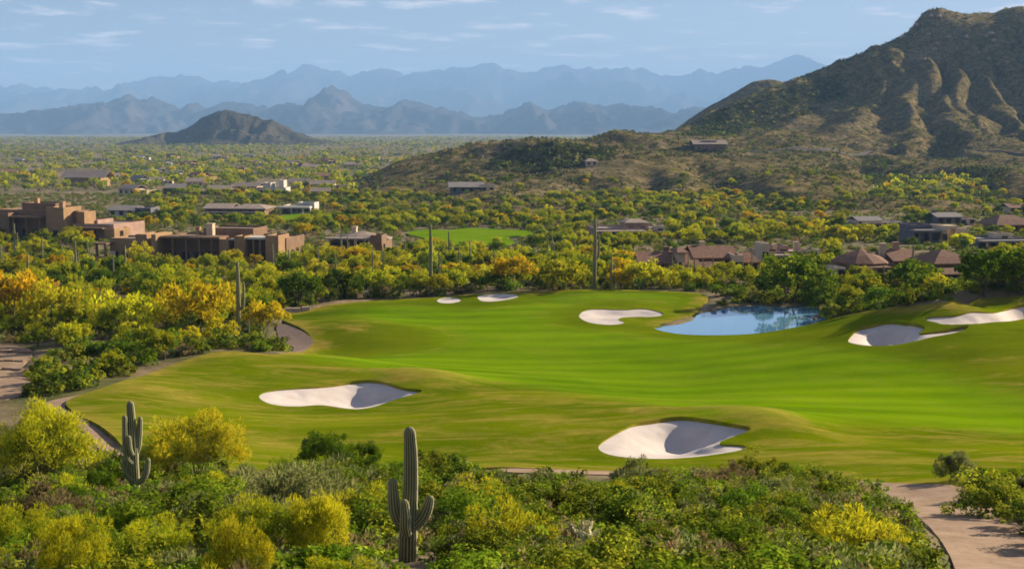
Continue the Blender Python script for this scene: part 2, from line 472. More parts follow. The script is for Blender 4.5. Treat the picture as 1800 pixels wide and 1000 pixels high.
MT['sand'] = m.pbr(c, .95, .05, m.bump(m.noise(3.5, 5, .75, m.scale(m.pos(), (1, .45, 1))), .2, .10))
m = Mat('path_dirt')
c = m.ramp(m.noise(.7, 6, .65), [(.3, (.25, .165, .10)), (.52, (.36, .245, .155)), (.75, (.46, .33, .22))])
c = m.mix(m.math('MULTIPLY', m.step(m.noise(.15, 4), .45, .65), .4), c, (.30, .20, .15))
c = m.mix(m.math('MULTIPLY', m.step(m.noise(7.0, 3, .8), .56, .64), .55), c, (.20, .135, .09))
MT['path'] = m.pbr(c, .95, .1, m.bump(m.noise(6.0, 5, .7), .5, .05))
m = Mat('kerb_stone'); c = m.ramp(m.noise(2.0, 5, .6), [(.3, (.36, .27, .2)), (.7, (.55, .44, .34))])
MT['kerb'] = m.pbr(c, .9, .15)
# water
m = Mat('pond_water')
MT['water'] = m.pbr((.13, .30, .46), .05, 1.0, m.bump(m.noise(1.3, 3, .5, m.scale(m.pos(), (1, .6, 1))), .025, .05), IOR=1.6)  # pale blue base colour paints in the sky's reflection
m = Mat('pond_mud'); MT['mud'] = m.pbr(m.ramp(m.noise(.8, 5), [(.3, (.20, .09, .04)), (.7, (.34, .17, .08))]), .9, .1)

# ------------------------------------------------------------------ mesh helpers
def mesh_np(name, V, F, mats, fmat=None, attrs=None, smooth_shade=False):
    """V (n,3); F a list of (k,m) int arrays, each with faces of m corners"""
    V = np.asarray(V, np.float32)
    if isinstance(F, np.ndarray): F = [F]
    F = [np.asarray(f, np.int32) for f in F if len(f)]
    me = bpy.data.meshes.new(name)
    me.vertices.add(len(V)); me.vertices.foreach_set('co', V.ravel())
    nl = sum(f.size for f in F); nf = sum(len(f) for f in F)
    me.loops.add(nl); me.loops.foreach_set('vertex_index', np.concatenate([f.ravel() for f in F]))
    me.polygons.add(nf)
    tot = np.concatenate([np.full(len(f), f.shape[1], np.int32) for f in F])
    st = np.r_[0, np.cumsum(tot)[:-1]].astype(np.int32)
    me.polygons.foreach_set('loop_start', st)
    me.polygons.foreach_set('loop_total', tot)
    for mt in mats: me.materials.append(mt)
    if fmat is not None: me.polygons.foreach_set('material_index', np.asarray(fmat, np.int32))
    me.update(calc_edges=True)
    if smooth_shade: me.polygons.foreach_set('use_smooth', np.ones(nf, bool))
    for an, (dom, arr) in (attrs or {}).items():
        a = me.attributes.new(an, 'FLOAT', dom); a.data.foreach_set('value', np.asarray(arr, np.float32))
    return me

def link(name, me, parent=None, loc=None, **props):
    o = bpy.data.objects.new(name, me); COL.objects.link(o)
    if parent is not None: o.parent = parent
    if loc is not None: o.location = loc
    for k, v in props.items(): o[k] = v
    return o

def tag(o, label, cat, group=None):
    o['label'] = label; o['category'] = cat
    if group: o['group'] = group
    return o

def grid_faces(nr, nc):
    i = np.arange(nr * nc).reshape(nr, nc)
    return np.stack([i[:-1, :-1], i[:-1, 1:], i[1:, 1:], i[1:, :-1]], -1).reshape(-1, 4)

# ------------------------------------------------------------------ ground sheet, out to the horizon
rows = np.r_[np.arange(-60, 20, 5), np.arange(20, 232, 1.1), np.geomspace(232, 900, 230), np.geomspace(910, 29500, 170)]
u = np.linspace(-1, 1, 321)
half = np.maximum(90, 60 + .62 * np.abs(rows))
X = u[None, :] * half[:, None]; Y = np.broadcast_to(rows[:, None], X.shape)
Z = zdesert(X.copy(), Y.copy())
link('ground', mesh_np('ground', np.stack([X, Y, Z], -1).reshape(-1, 3), grid_faces(*X.shape), [MT['soil']], smooth_shade=True), kind='structure')

# ------------------------------------------------------------------ turf, bunkers, paths, water
def cdt(loops, keep, spacing):
    """triangulate: outline vertices of every loop plus a jittered grid; keep(x, y) picks the triangles"""
    pts, edges = [], []
    for L in loops:
        o = len(pts); pts += [tuple(p) for p in L]
        edges += [(o + i, o + (i + 1) % len(L)) for i in range(len(L))]
    A = np.asarray(pts); lo, hi = A.min(0), A.max(0)
    gx, gy = np.meshgrid(np.arange(lo[0], hi[0], spacing), np.arange(lo[1], hi[1], spacing))
    gx = gx.ravel() + RNG.uniform(-.2, .2, gx.size) * spacing; gy = gy.ravel() + RNG.uniform(-.2, .2, gy.size) * spacing
    k = keep(gx, gy); gx, gy = gx[k], gy[k]
    d = np.full(gx.shape, 9.0)
    for L in loops: d = np.minimum(d, polydist(gx, gy, L, 5))
    k = d > spacing * .45
    pts += list(zip(gx[k], gy[k]))
    v, e, f, *_ = delaunay_2d_cdt([Vector(p) for p in pts], edges, [], 0, 1e-4)
    V = np.array([(p.x, p.y) for p in v]); F = np.array([t for t in f if len(t) == 3])
    c = V[F].mean(1); F = F[keep(c[:, 0], c[:, 1])]
    used = np.unique(F); rm = np.full(len(V), -1); rm[used] = np.arange(len(used))
    return V[used], rm[F]

def skirt(V3, F, depth, skip=None):
    """drop a wall from every open edge of a sheet"""
    E = np.concatenate([F[:, [0, 1]], F[:, [1, 2]], F[:, [2, 0]]])
    key = np.sort(E, 1); _, inv, cnt = np.unique(key, axis=0, return_inverse=True, return_counts=True)
    B = E[cnt[inv.ravel()] == 1]
    if skip is not None:
        c = V3[B].mean(1); B = B[~skip(c[:, 0], c[:, 1])]
    bv = np.unique(B); n = len(V3); rm = {int(b): i for i, b in enumerate(bv)}; k = len(bv)
    top = V3[bv].copy(); low = top.copy(); low[:, 2] -= depth
    Q = np.array([(n + rm[int(b)], n + rm[int(a)], n + k + rm[int(a)], n + k + rm[int(b)]) for a, b in B])
    return np.r_[V3, top, low], Q

bk = [POLY[k] for k in BUNK]
def z_turf(x, y):
    z = base(x, y) + .06 + fbm(x / 12, y / 12, 5, 2) * .2 + fbm(x / 34, y / 26, 15, 2) * .55 * smooth(3, 12, polydist(x, y, POLY['pond'], 14))
    for P in bk:
        z = z + .16 * np.exp(-(polydist(x, y, P, 6) / 1.3) ** 2)
    d = polydist(x, y, POLY['pond'], 8)
    z = np.where(d < 8, np.maximum(np.minimum(z, WATER_Z + .25 + d * .35), WATER_Z + .12), z)
    return z
def in_any(x, y, polys):
    r = np.zeros(np.shape(x), bool)
    for P in polys: r |= inpoly(x, y, P)
    return r
def k_rough(x, y): return inpoly(x, y, POLY['turf']) & ~inpoly(x, y, POLY['fairway']) & ~in_any(x, y, bk) & ~inpoly(x, y, POLY['pond'])
def k_fair(x, y): return inpoly(x, y, POLY['fairway']) & inpoly(x, y, POLY['turf']) & ~in_any(x, y, bk)
def dryness(x, y, z):
    e = 3.5
    lap = (base(x + e, y) + base(x - e, y) + base(x, y + e) + base(x, y - e) - 4 * base(x, y)) / (e * e)
    return np.clip(-lap * 14, 0, 1)
for nm, kp, loops, mt in (('rough', k_rough, [POLY['turf'], POLY['fairway'], POLY['pond']] + bk, MT['rough']),
                          ('fairway', k_fair, [POLY['turf'], POLY['fairway']] + bk, MT['fairway'])):
    V, F = cdt(loops, kp, 1.15)
    z = z_turf(V[:, 0], V[:, 1]); V3 = np.c_[V, z]
    dry = dryness(V[:, 0], V[:, 1], z)
    sd = polydist(V[:, 0], V[:, 1], POLY['fairway'], 8); mow = smooth(-3.0, 3.0, np.where(inpoly(V[:, 0], V[:, 1], POLY['fairway']), sd, -sd))
    if nm == 'rough':
        edge = polydist(V[:, 0], V[:, 1], POLY['turf'], 4)
        dry = np.clip(dry + .8 * np.clip(1 - edge / 2.2, 0, 1), 0, 1) - .75 * smooth(134, 150, V[:, 1]) * smooth(.5, 3, edge)
        V3, Q = skirt(V3, F, 1.0, lambda x, y: polydist(x, y, POLY['fairway'], 2) < .12)
        mow = np.r_[mow, np.zeros(len(V3) - len(dry))]; dry = np.r_[dry, np.full(len(V3) - len(dry), .6)]
        Fs = [F, Q]
    else: Fs = [F]
    link(nm, mesh_np(nm, V3, Fs, [mt], attrs={'dry': ('POINT', dry), 'mow': ('POINT', mow)}, smooth_shade=True), kind='structure')

sdir = np.array([S.x, S.y]) / math.hypot(S.x, S.y)
BDEP = {'B1': 2.0, 'B2': 2.2, 'B3': .7, 'B4': .7, 'B5': .5, 'B6': 3.0, 'B7': 3.2}
BLAB = {'B1': 'pale sand bunker at left on the near mound, right half in blue shade',
        'B2': 'largest near sand bunker above the thicket with a grass tongue on its right',
        'B3': 'bright hooked sand bunker beside the left tip of the pond',
        'B4': 'tiny sand bunker at the far back edge of the fairway, leftmost of the far pair',
        'B5': 'bright oval sand bunker at the far back edge beside a tiny one',
        'B6': 'mostly shaded sand bunker with a lit left corner right of the pond',
        'B7': 'long shaded sand bunker running out of the right edge of the picture'}
for k in BUNK:
    P = POLY[k]
    V, F = cdt([P], lambda x, y: inpoly(x, y, P), .4 if k in ('B1', 'B2') else .5)
    d = polydist(V[:, 0], V[:, 1], P, 8)
    s = V @ (sdir * .8 + np.array([0, .5]) * (2.2 if k == 'B7' else 1)); s = (s - s.min()) / (s.max() - s.min())
    dep = BDEP[k]
    edge = dep * (.05 + .09 * smooth(.45, .95, s))
    zt = z_turf(V[:, 0], V[:, 1])
    A_ = np.c_[np.ones(len(P)), P]; pl, *_ = np.linalg.lstsq(A_, z_turf(P[:, 0], P[:, 1]), rcond=None)
    flo = pl[0] + V @ pl[1:] - dep * (.12 + .85 * smooth(.0, .9, s))       # an even floor, deepest under the high lip
    tt = smooth(0, {'B1': 3.0, 'B2': 3.0, 'B6': 2.2, 'B7': 1.1}.get(k, 1.8), d); z = (zt - edge) * (1 - tt) + np.minimum(flo, zt - .1) * tt
    Ed = np.unique(np.sort(np.concatenate([F[:, [0, 1]], F[:, [1, 2]], F[:, [2, 0]]]), 1), axis=0); inn = d > .3
    for _ in range(4 if k == 'B7' else 14):                                   # rake it smooth
        sm, ct = np.zeros(len(z)), np.zeros(len(z))
        for a_, b_ in ((0, 1), (1, 0)): np.add.at(sm, Ed[:, a_], z[Ed[:, b_]]); np.add.at(ct, Ed[:, a_], 1)
        z = np.where(inn, .5 * z + .5 * sm / np.maximum(ct, 1), z)
    z += fbm(V[:, 0] / 2.2, V[:, 1] / 2.2, 9, 3) * .02
    V3 = np.c_[V, z]; V3, Q = skirt(V3, F, .5)
    o = link('sand_bunker', mesh_np('sand_bunker', V3, [F, Q], [MT['sand']], smooth_shade=True))
    tag(o, BLAB[k], 'sand bunker', 'sand bunkers of the golf hole')

def sheet(nm, key, spacing, up, mt, sk=.5, **pr):
    P = POLY[key]
    V, F = cdt([P], lambda x, y: inpoly(x, y, P), spacing)
    z = base(V[:, 0], V[:, 1]) + up + fbm(V[:, 0] / 6, V[:, 1] / 6, 31, 3) * .06
    V3, Q = skirt(np.c_[V, z], F, sk)
    return link(nm, mesh_np(nm, V3, [F, Q], [mt], attrs={'dry': ('POINT', np.zeros(len(V3))), 'mow': ('POINT', np.ones(len(V3)))}, smooth_shade=True), **pr)
sheet('cart_path', 'path_main', .8, .03, MT['path'], kind='structure')
sheet('dirt_path', 'path_left', .9, .02, MT['path'], kind='structure')
sheet('dirt_path', 'path_dirt', .9, .05, plain('shaded_dirt', (.16, .115, .09)), kind='structure')  # shade on this dirt is put into a darker, greyer colour
sheet('dirt_path', 'path_steps', .9, .02, MT['path'], kind='structure')
sheet('dirt_path', 'path_bend', .9, .10, MT['path'], kind='structure')
sheet('fairway', 'fairway_far', 5, .3, MT['fairway'], 1.5, kind='structure')
sheet('fairway', 'fairway_farther', 5, .3, MT['fairway'], 1.5, kind='structure')
P = POLY['pond']
V, F = cdt([P], lambda x, y: inpoly(x, y, P), 2.0)
c0 = P.mean(0); V = c0 + (V - c0) * 1.03
link('pond_water', mesh_np('pond_water', np.c_[V, np.full(len(V), WATER_Z)], F, [MT['water']], smooth_shade=True), kind='structure')

# ------------------------------------------------------------------ foothill and mountain on the right
H = []   # (x, y, z)
def hp(px, py, Y):
    dx, dz = ray(px, py); H.append((float(dx) * Y, Y, CAMZ + float(dz) * Y))
for t in [(560,376,560),(650,380,555),(750,384,548),(900,388,540),(1100,390,535),(1300,392,532),(1500,394,530),(1700,394,535),(1900,394,535),(2200,394,535),
          (640,356,650),(750,338,720),(850,306,815),(880,282,850),(905,265,870),(940,253,885),(1000,250,900),(1055,254,915),(1110,241,1030),(880,308,800),(940,290,830),(1000,288,840),(1055,292,840),
          (900,330,705),(900,356,610),(1000,312,750),(1000,348,625),(1100,290,830),(1100,345,630),(1200,280,890),(1200,335,670),(1300,300,800),(1300,350,620),(1400,300,810),(1400,345,640),
          (1500,300,830),(1500,350,635),(1600,310,800),(1600,355,620),(1750,300,840),(1750,350,635),(1950,300,840),(2200,310,800),
          (1100,256,1020),(1200,250,1060),(1300,258,1060),(1400,262,1070),(1500,266,1080),(1650,268,1085),(1800,270,1085),(2000,270,1080),(2300,275,1070),
          (1160,236,1120),(1200,226,1200),(1260,194,1270),(1330,163,1330),(1400,138,1375),(1480,107,1420),(1560,75,1460),(1598,50,1480),(1622,22,1495),(1650,16,1500),(1700,25,1505),(1745,24,1500),(1780,14,1500),(1840,14,1500),(1900,30,1500),(2100,90,1520),(2350,150,1500),
          (1620,60,1465),(1600,110,1400),(1560,165,1300),(1525,220,1180),(1700,120,1400),(1720,190,1290),(1800,120,1400),(1820,190,1290),(1950,150,1350),
          (1490,165,1385),(1440,205,1330),(1370,225,1280)]:
    hp(*t)
for px, Y, z in [(500,700,18),(480,900,16),(560,1050,14),(750,1150,14),(900,1300,12),(1050,1400,14),(1180,1500,22),(1330,1620,50),(1500,1750,90),(1650,1850,110),(1850,1900,110),(2200,1900,70),(1400,1900,20),(1700,2300,20),(2100,2300,15),(1200,1800,12)]:
    H.append(((px - 900) / FPX * Y, Y, z))
H = np.array(H)
_hill = TPS(H[:, :2], H[:, 2], lam=1e-6)
GUL = []
for pts, Yg in [([(1600,120),(1588,165),(1570,205),(1562,250)], (1415,1350,1270,1120)), ([(1648,110),(1640,160),(1640,205),(1642,255)], (1420,1345,1260,1110)),
                ([(1690,95),(1715,150),(1745,195),(1790,235)], (1430,1350,1270,1160)), ([(1755,110),(1785,160),(1830,210)], (1415,1330,1230)), ([(1548,160),(1530,200),(1515,245)], (1340,1270,1130)),
                ([(1800,70),(1840,140)], (1460,1370)), ([(1450,215),(1400,240)], (1240,1150)),
                ([(1560,285),(1600,320),(1570,345)], (960,780,680)), ([(1690,285),(1720,320),(1740,355)], (960,780,640)), ([(1525,280),(1535,300)], (980,870)),
                ([(1260,290),(1300,330),(1350,360)], (850,690,600)), ([(1010,300),(1020,345)], (780,630)), ([(1120,300),(1160,350)], (800,620)), ([(930,275),(880,305)], (860,810))]:
    GUL.append([(float(ray(p[0], p[1])[0]) * y, y) for p, y in zip(pts, Yg)])
GDEP = [11, 14, 12, 10, 8, 8, 6, 16, 16, 12, 11, 9, 9, 6]
def hill(x, y, carve=True):
    z = _hill(x, y)
    wx = x + fbm(x / 60, y / 60, 41, 3) * 22; wy = y + fbm(x / 60, y / 60, 45, 3) * 22
    up = smooth(950, 1150, y)
    amp = (3.0 + 5 * up) * (1 - .65 * smooth(1380, 1480, y))
    z = z + (ridged(wx / 150, wy / 210, 51, 4) - .35) * amp * smooth(560, 680, y)
    z = z + (ridged(wx / 55, wy / 90, 57, 4) - .3) * 3.4 * smooth(560, 640, y) * smooth(1470, 1400, y)
    th = np.arctan2(x - 500, 1750 - y) * 16.0 + fbm(x / 90, y / 90, 77, 2) * 1.1     # ravines running down from the summit
    fr = np.abs((th - np.floor(th)) - .5) * 2
    z = z - 5.0 * np.exp(-(fr / .3) ** 2) * smooth(1080, 1180, y) * smooth(1470, 1400, y) * smooth(300, 360, x)
    z = z + fbm(x / 25, y / 25, 61, 4) * 1.6 * smooth(550, 620, y)
    if carve:
        for gi, (g, d) in enumerate(zip(GUL, GDEP)):
            dd = segdist(wx, wy, g, False).reshape(np.shape(x))
            w = (8 + 8 * smooth(1450, 1100, wy)) if gi < 7 else 20
            z = z - d * np.exp(-(dd / w) ** 2)
    return z
hx = np.linspace(-160, 1050, 440); hy = np.r_[np.linspace(515, 1560, 400), np.linspace(1570, 2350, 60)]
X, Y = np.meshgrid(hx, hy); Z = hill(X, Y)
GZ = base(X, Y)
fade = np.minimum(smooth(-160, -60, X), smooth(2350, 2000, Y))
Z = np.where(fade < 1, GZ - 8 + (Z - GZ + 8) * fade, Z)
for _ in range(3):                 # bring the crest to its true height
    PX, PYY = topix(X, Y, Z)
    SKY = np.array([(1160,236),(1200,226),(1260,194),(1330,163),(1400,138),(1480,107),(1560,76),(1585,62),(1600,50),(1612,32),(1625,19),(1650,15),(1672,19),(1700,25),(1745,23),(1765,16),(1785,13),(1840,14)], float)
    cx_ = np.arange(1160, 1841, 4.0); dl, yr = [], []
    for c in cx_:
        mk_ = (np.abs(PX - c) < 4) & (Y > 1050) & (Y < 1700)
        k_ = np.argmin(np.where(mk_, PYY, 1e9)); dl.append((PYY.flat[k_] - np.interp(c, SKY[:, 0], SKY[:, 1])) * Y.flat[k_] / FPX); yr.append(Y.flat[k_])
    dl = np.convolve(np.pad(dl, 1, 'edge'), np.ones(3) / 3, 'valid'); yr = np.convolve(np.pad(yr, 4, 'edge'), np.ones(9) / 9, 'valid')
    Z = Z + np.interp(PX, cx_, dl) * np.exp(-((Y - np.interp(PX, cx_, yr)) / 45) ** 2)
HILLGRID = (hx, hy, np.maximum(Z, GZ))
def top_z(x, y):
    """height of whatever terrain is on top (ground or hillside)"""
    x = np.atleast_1d(np.asarray(x, float)); y = np.atleast_1d(np.asarray(y, float))
    z = gz(x, y)
    m = (x > hx[0]) & (x < hx[-1]) & (y > hy[0]) & (y < hy[-1])
    if m.any():
        i = np.clip(np.searchsorted(hx, x[m]) - 1, 0, len(hx) - 2); j = np.clip(np.searchsorted(hy, y[m]) - 1, 0, len(hy) - 2)
        tx = (x[m] - hx[i]) / (hx[i + 1] - hx[i]); ty = (y[m] - hy[j]) / (hy[j + 1] - hy[j])
        G = HILLGRID[2]
        z[m] = np.maximum(z[m], (G[j, i] * (1 - tx) + G[j, i + 1] * tx) * (1 - ty) + (G[j + 1, i] * (1 - tx) + G[j + 1, i + 1] * tx) * ty)
    return z
F = grid_faces(*X.shape)
k = (Z - GZ).ravel()[F].max(1) > -3
link('mountain_slope', mesh_np('mountain_slope', np.stack([X, Y, Z], -1).reshape(-1, 3), F[k], [MT['hill']], smooth_shade=True), kind='structure')

# small hill looking over the left shoulder of the mountain
def skyline(pts, Y, x):
    P = np.asarray(pts, float); dx, dz = ray(P[:, 0], P[:, 1])
    return np.interp(x, dx * Y, CAMZ + dz * Y)
def hill_row(nm, pts, Y0, front, back, foot, nx, ny, mt, seed, rough, sx, sy, gain):
    dx, _ = ray(np.array([pts[0][0], pts[-1][0]], float), np.array([200., 200.]))
    x = np.linspace(dx[0] * Y0, dx[1] * Y0, nx); y = np.r_[np.linspace(Y0 - front, Y0, ny), np.linspace(Y0 + back / 8, Y0 + back, 8)]
    X, Y = np.meshgrid(x, y)
    wob = fbm(X / (sx * 3), Y / (sy * 3), seed + 7, 2) * sx * .5 * np.clip(1 - np.abs(Y - Y0) / front * 1.0, 0, 1) * 0
    Sk = skyline(pts, Y0, X + wob) + fbm(X / (sx * .3), X * 0 + seed, seed + 2, 5, .6) * rough * .24
    t = np.where(Y <= Y0, (Y - (Y0 - front)) / front, 1 - (Y - Y0) / back)
    t = np.clip(t, 0, 1)
    f0 = foot
    rel = np.maximum(Sk - f0, 0)
    rr = ridged(X / sx, Y / sy, seed, 5)
    Z = f0 + rel * t ** gain + (rr - .5) * rough * np.sin(np.clip(t, 0, 1) * math.pi) ** .8 * np.clip(rel / (rel.max() * .4 + 1), .1, 1)
    Z = np.minimum(Z, f0 + rel * np.maximum(t ** .35, .0) + 2)
    return link(nm, mesh_np(nm, np.stack([X, Y, Z], -1).reshape(-1, 3), grid_faces(*X.shape), [mt], smooth_shade=True), kind='structure')
hill_row('back_hill', [(1100,250),(1180,232),(1240,192),(1290,162),(1325,143),(1350,141),(1385,147),(1430,165),(1500,200),(1560,240)], 1720, 260, 300, 8, 120, 40, MT['hill'], 71, 10, 80, 90, .9)
hill_row('rocky_butte', [(225,256),(262,244),(300,236),(335,222),(360,206),(382,197),(400,194),(425,199),(450,207),(480,215),(510,228),(535,240),(560,247),(600,256)], 3500, 330, 400, CAMZ - 54, 200, 60, MT['butte'], 81, 42, 130, 170, .75)
NEAR = [(-300,222),(-150,205),(0,210),(40,200),(75,194),(110,191),(150,186),(180,186),(205,171),(230,164),(255,170),(290,186),(325,195),(345,180),(370,190),(395,180),(430,183),(470,190),(505,182),(540,185),(560,165),(585,151),(605,160),(640,179),(665,189),(700,180),(745,183),(770,190),(810,196),(840,207),(880,199),(900,190),(930,182),(950,190),(970,196),(1000,180),(1030,178),(1060,186),(1110,181),(1150,190),(1180,201),(1210,188),(1240,192),(1300,200),(1500,205),(1750,196),(2100,215)]
FAR = [(-350,170),(-150,150),(0,155),(60,152),(100,160),(170,158),(220,148),(280,138),(350,136),(390,142),(430,152),(460,148),(490,131),(530,118),(560,118),(600,124),(650,128),(690,124),(740,128),(790,120),(830,116),(880,118),(940,122),(985,117),(1030,125),(1070,122),(1107,113),(1150,124),(1200,126),(1245,118),(1290,124),(1330,120),(1370,110),(1402,100),(1430,108),(1500,115),(1700,110),(1950,122),(2200,135)]
hill_row('mountain_range', NEAR, 12000, 2200, 1400, CAMZ - 92, 520, 90, MT['range'], 91, 230, 420, 620, .9)
hill_row('mountain_range', FAR, 24500, 6000, 2400, CAMZ - 122, 520, 90, MT['range'], 101, 620, 1300, 2200, .8)

# ------------------------------------------------------------------ haze: the air between here and the ranges
hm = bpy.data.materials.new('haze_air'); hm.use_nodes = True
hn = hm.node_tree.nodes; hn.clear()
ho = hn.new('ShaderNodeOutputMaterial'); hv = hn.new('ShaderNodeVolumePrincipled')
hv.inputs['Color'].default_value = (.35, .61, 1.0, 1)
hv.inputs['Density'].default_value = 7.0e-5
hv.inputs['Anisotropy'].default_value = 0.0
hm.node_tree.links.new(hv.outputs[0], ho.inputs['Volume'])
x0, x1, y0, y1, z0, z1 = -19500, 19500, -300, 30500, -95, 1210
V = [(x, y, z) for z in (z0, z1) for y in (y0, y1) for x in (x0, x1)]
F = np.array([(0, 2, 3, 1), (4, 5, 7, 6), (0, 1, 5, 4), (2, 6, 7, 3), (0, 4, 6, 2), (1, 3, 7, 5)])
o = link('haze', mesh_np('haze', V, F, [hm]), kind='stuff')
o['label'] = 'pale blue haze filling the valley air'

# ------------------------------------------------------------------ plants: materials
def leafmat(name, stops, bloom=None, bl=.8, trans=.48, val=(.85, 1.5), hue=.012):
    m = Mat(name)
    c = m.ramp(m.attr('tint'), stops)
    if bloom: c = m.mix(m.math('MULTIPLY', m.attr('bloom'), bl), c, bloom)
    r = m.rnd()
    h = m.math('ADD', m.math('MULTIPLY', r, 2 * hue), .5 - hue)
    r2 = m.math('FRACT', m.math('MULTIPLY', r, 37.7))
    v = m.math('ADD', m.math('MULTIPLY', r2, val[1] - val[0]), val[0])
    return m.leaf(m.hsv(c, h, 1.0, v), trans)
LM = {
 'pv_yellow': leafmat('paloverde_bloom', [(0, (.13, .17, .012)), (.5, (.25, .27, .016)), (1, (.42, .39, .02))], (.62, .54, .015), .62),
 'pv_green': leafmat('paloverde_green', [(0, (.08, .14, .010)), (.5, (.17, .24, .014)), (1, (.30, .34, .02))], (.52, .46, .012), .55),
 'pv_orange': leafmat('paloverde_orange', [(0, (.15, .14, .010)), (.5, (.30, .24, .012)), (1, (.44, .34, .015))], (.60, .41, .010), .8),
 'mesquite': leafmat('mesquite_leaf', [(0, (.05, .095, .007)), (.5, (.11, .17, .010)), (1, (.22, .28, .018))]),
 'dark': leafmat('jojoba_leaf', [(0, (.04, .075, .008)), (.35, (.11, .16, .014)), (.65, (.27, .30, .020)), (1, (.46, .44, .03))]),
 'bright': leafmat('creosote_leaf', [(0, (.07, .13, .008)), (.5, (.16, .25, .014)), (1, (.30, .37, .025))]),
 'grey': leafmat('bursage_leaf', [(0, (.09, .11, .03)), (.5, (.18, .20, .06)), (1, (.31, .32, .11))]),
 'dull': leafmat('hillside_leaf', [(0, (.03, .042, .012)), (.5, (.065, .08, .02)), (1, (.13, .14, .04))]),
 'brown': leafmat('dry_scrub_leaf', [(0, (.11, .085, .035)), (.5, (.22, .165, .07)), (1, (.35, .27, .12))]),
 'yellow': leafmat('brittlebush_leaf', [(0, (.12, .17, .015)), (.5, (.25, .28, .02)), (1, (.42, .39, .02))], (.62, .54, .015), .6),
}
MT['bark'] = plain('bark', (.11, .085, .055), .9, .1, .3, 6)
MT['bark_green'] = plain('paloverde_bark', (.16, .17, .06), .85, .1, .25, 6)

# ------------------------------------------------------------------ plants: shapes
def unit(v): return v / (np.linalg.norm(v, axis=-1, keepdims=True) + 1e-9)

def leaves(rng, C, cr, per, w, l, up=.3, narrow=False, spread=1.0):
    """leaf faces gathered in clumps at C (n,3) of radius cr (n,)"""
    n = len(C); N = n * per
    ci = np.repeat(np.arange(n), per)
    d = unit(rng.normal(size=(N, 3)))
    rad = cr[ci] * rng.uniform(.45, 1.05, N) ** .6 * spread
    p = C[ci] + d * rad[:, None] * np.array([1, 1, .85])
    nrm = unit(d * 1.0 + rng.normal(size=(N, 3)) * .55 + np.array([0, 0, up]))
    t = unit(np.cross(nrm, rng.normal(size=(N, 3))))
    if narrow:                                   # twig-like, pointing up and outward
        t = unit(d * .8 + np.array([0, 0, .7]) + rng.normal(size=(N, 3)) * .45)
        nrm = unit(np.cross(t, rng.normal(size=(N, 3))))
    b = np.cross(nrm, t)
    sz = rng.uniform(.65, 1.35, N)[:, None]
    a1, b1 = t * l * .5 * sz, b * w * .5 * sz
    V = np.stack([p - a1, p + b1 - a1 * .1, p + a1, p - b1 - a1 * .1], 1).reshape(-1, 3)
    F = np.arange(4 * N).reshape(N, 4)
    ctint = rng.uniform(-.34, .36, n)[ci]
    tint = np.clip(.45 + ctint + rng.normal(size=N) * .16, 0, 1)
    return V, F, tint, p, ci

def tubes(paths, sides=6):
    Vs, Fs, o = [], [], 0
    for P, rad in paths:
        P = np.asarray(P, float); k = len(P)
        T = unit(np.gradient(P, axis=0))
        ref = np.where(np.abs(T[:, 2:3]) > .9, np.array([[1., 0, 0]]), np.array([[0, 0, 1.]]))
        A = unit(np.cross(T, ref)); B = np.cross(T, A)
        an = np.arange(sides) / sides * 2 * math.pi
        ring = P[:, None, :] + (A[:, None, :] * np.cos(an)[None, :, None] + B[:, None, :] * np.sin(an)[None, :, None]) * np.asarray(rad)[:, None, None]
        Vs.append(ring.reshape(-1, 3))
        i = o + np.arange(k * sides).reshape(k, sides)
        Fs.append(np.stack([i[:-1], np.roll(i[:-1], -1, 1), np.roll(i[1:], -1, 1), i[1:]], -1).reshape(-1, 4))
        o += k * sides
    return np.concatenate(Vs), np.concatenate(Fs)

def limbs(rng, C, base_r, zf, nstem, lean=.3):
    """stems from the base forking out to some of the clump centres"""
    out = []
    pick = rng.permutation(len(C))[:nstem * 3]
    hubs = []
    for i in range(nstem):
        a = 2 * math.pi * (i + rng.uniform(-.3, .3)) / nstem
        h = zf * rng.uniform(.75, 1.15)
        hub = np.array([math.cos(a) * lean * h, math.sin(a) * lean * h, h]); hubs.append(hub)
        mid = hub * .5 + np.array([rng.normal() * .06, rng.normal() * .06, 0]) * h
        out.append(([np.array([0, 0, -.25]), mid * .4, mid, hub], np.array([1.25, 1.0, .85, .65]) * base_r))
    for j, c in enumerate(pick):
        hub = hubs[int(np.argmin([np.linalg.norm(C[c] - h) for h in hubs]))]
        e = C[c]; m = (hub + e) / 2 + rng.normal(size=3) * .08 * np.linalg.norm(e - hub)
        out.append(([hub, m, e], np.array([.55, .38, .15]) * base_r))
    return tubes(out)

def crown_points(rng, n, rx, rz, zc, shape):
    """clump centres: dome, loose spray or low mound"""
    d = unit(rng.normal(size=(n * 3, 3)))
    if shape == 'dome': d = d[d[:, 2] > -.45]
    elif shape == 'mound': d = d[d[:, 2] > -.15]
    else: d = d[d[:, 2] > -.6]
    d = d[:n]; r = rng.uniform(.25, 1, len(d)) ** .45
    lob = 1 + .22 * np.sin(np.arctan2(d[:, 1], d[:, 0]) * rng.integers(2, 5) + rng.uniform(0, 6)) + rng.normal(size=len(d)) * .08
    P = d * r[:, None] * np.array([rx, rx, rz]) * lob[:, None]
    P[:, 2] += zc
    return P, r

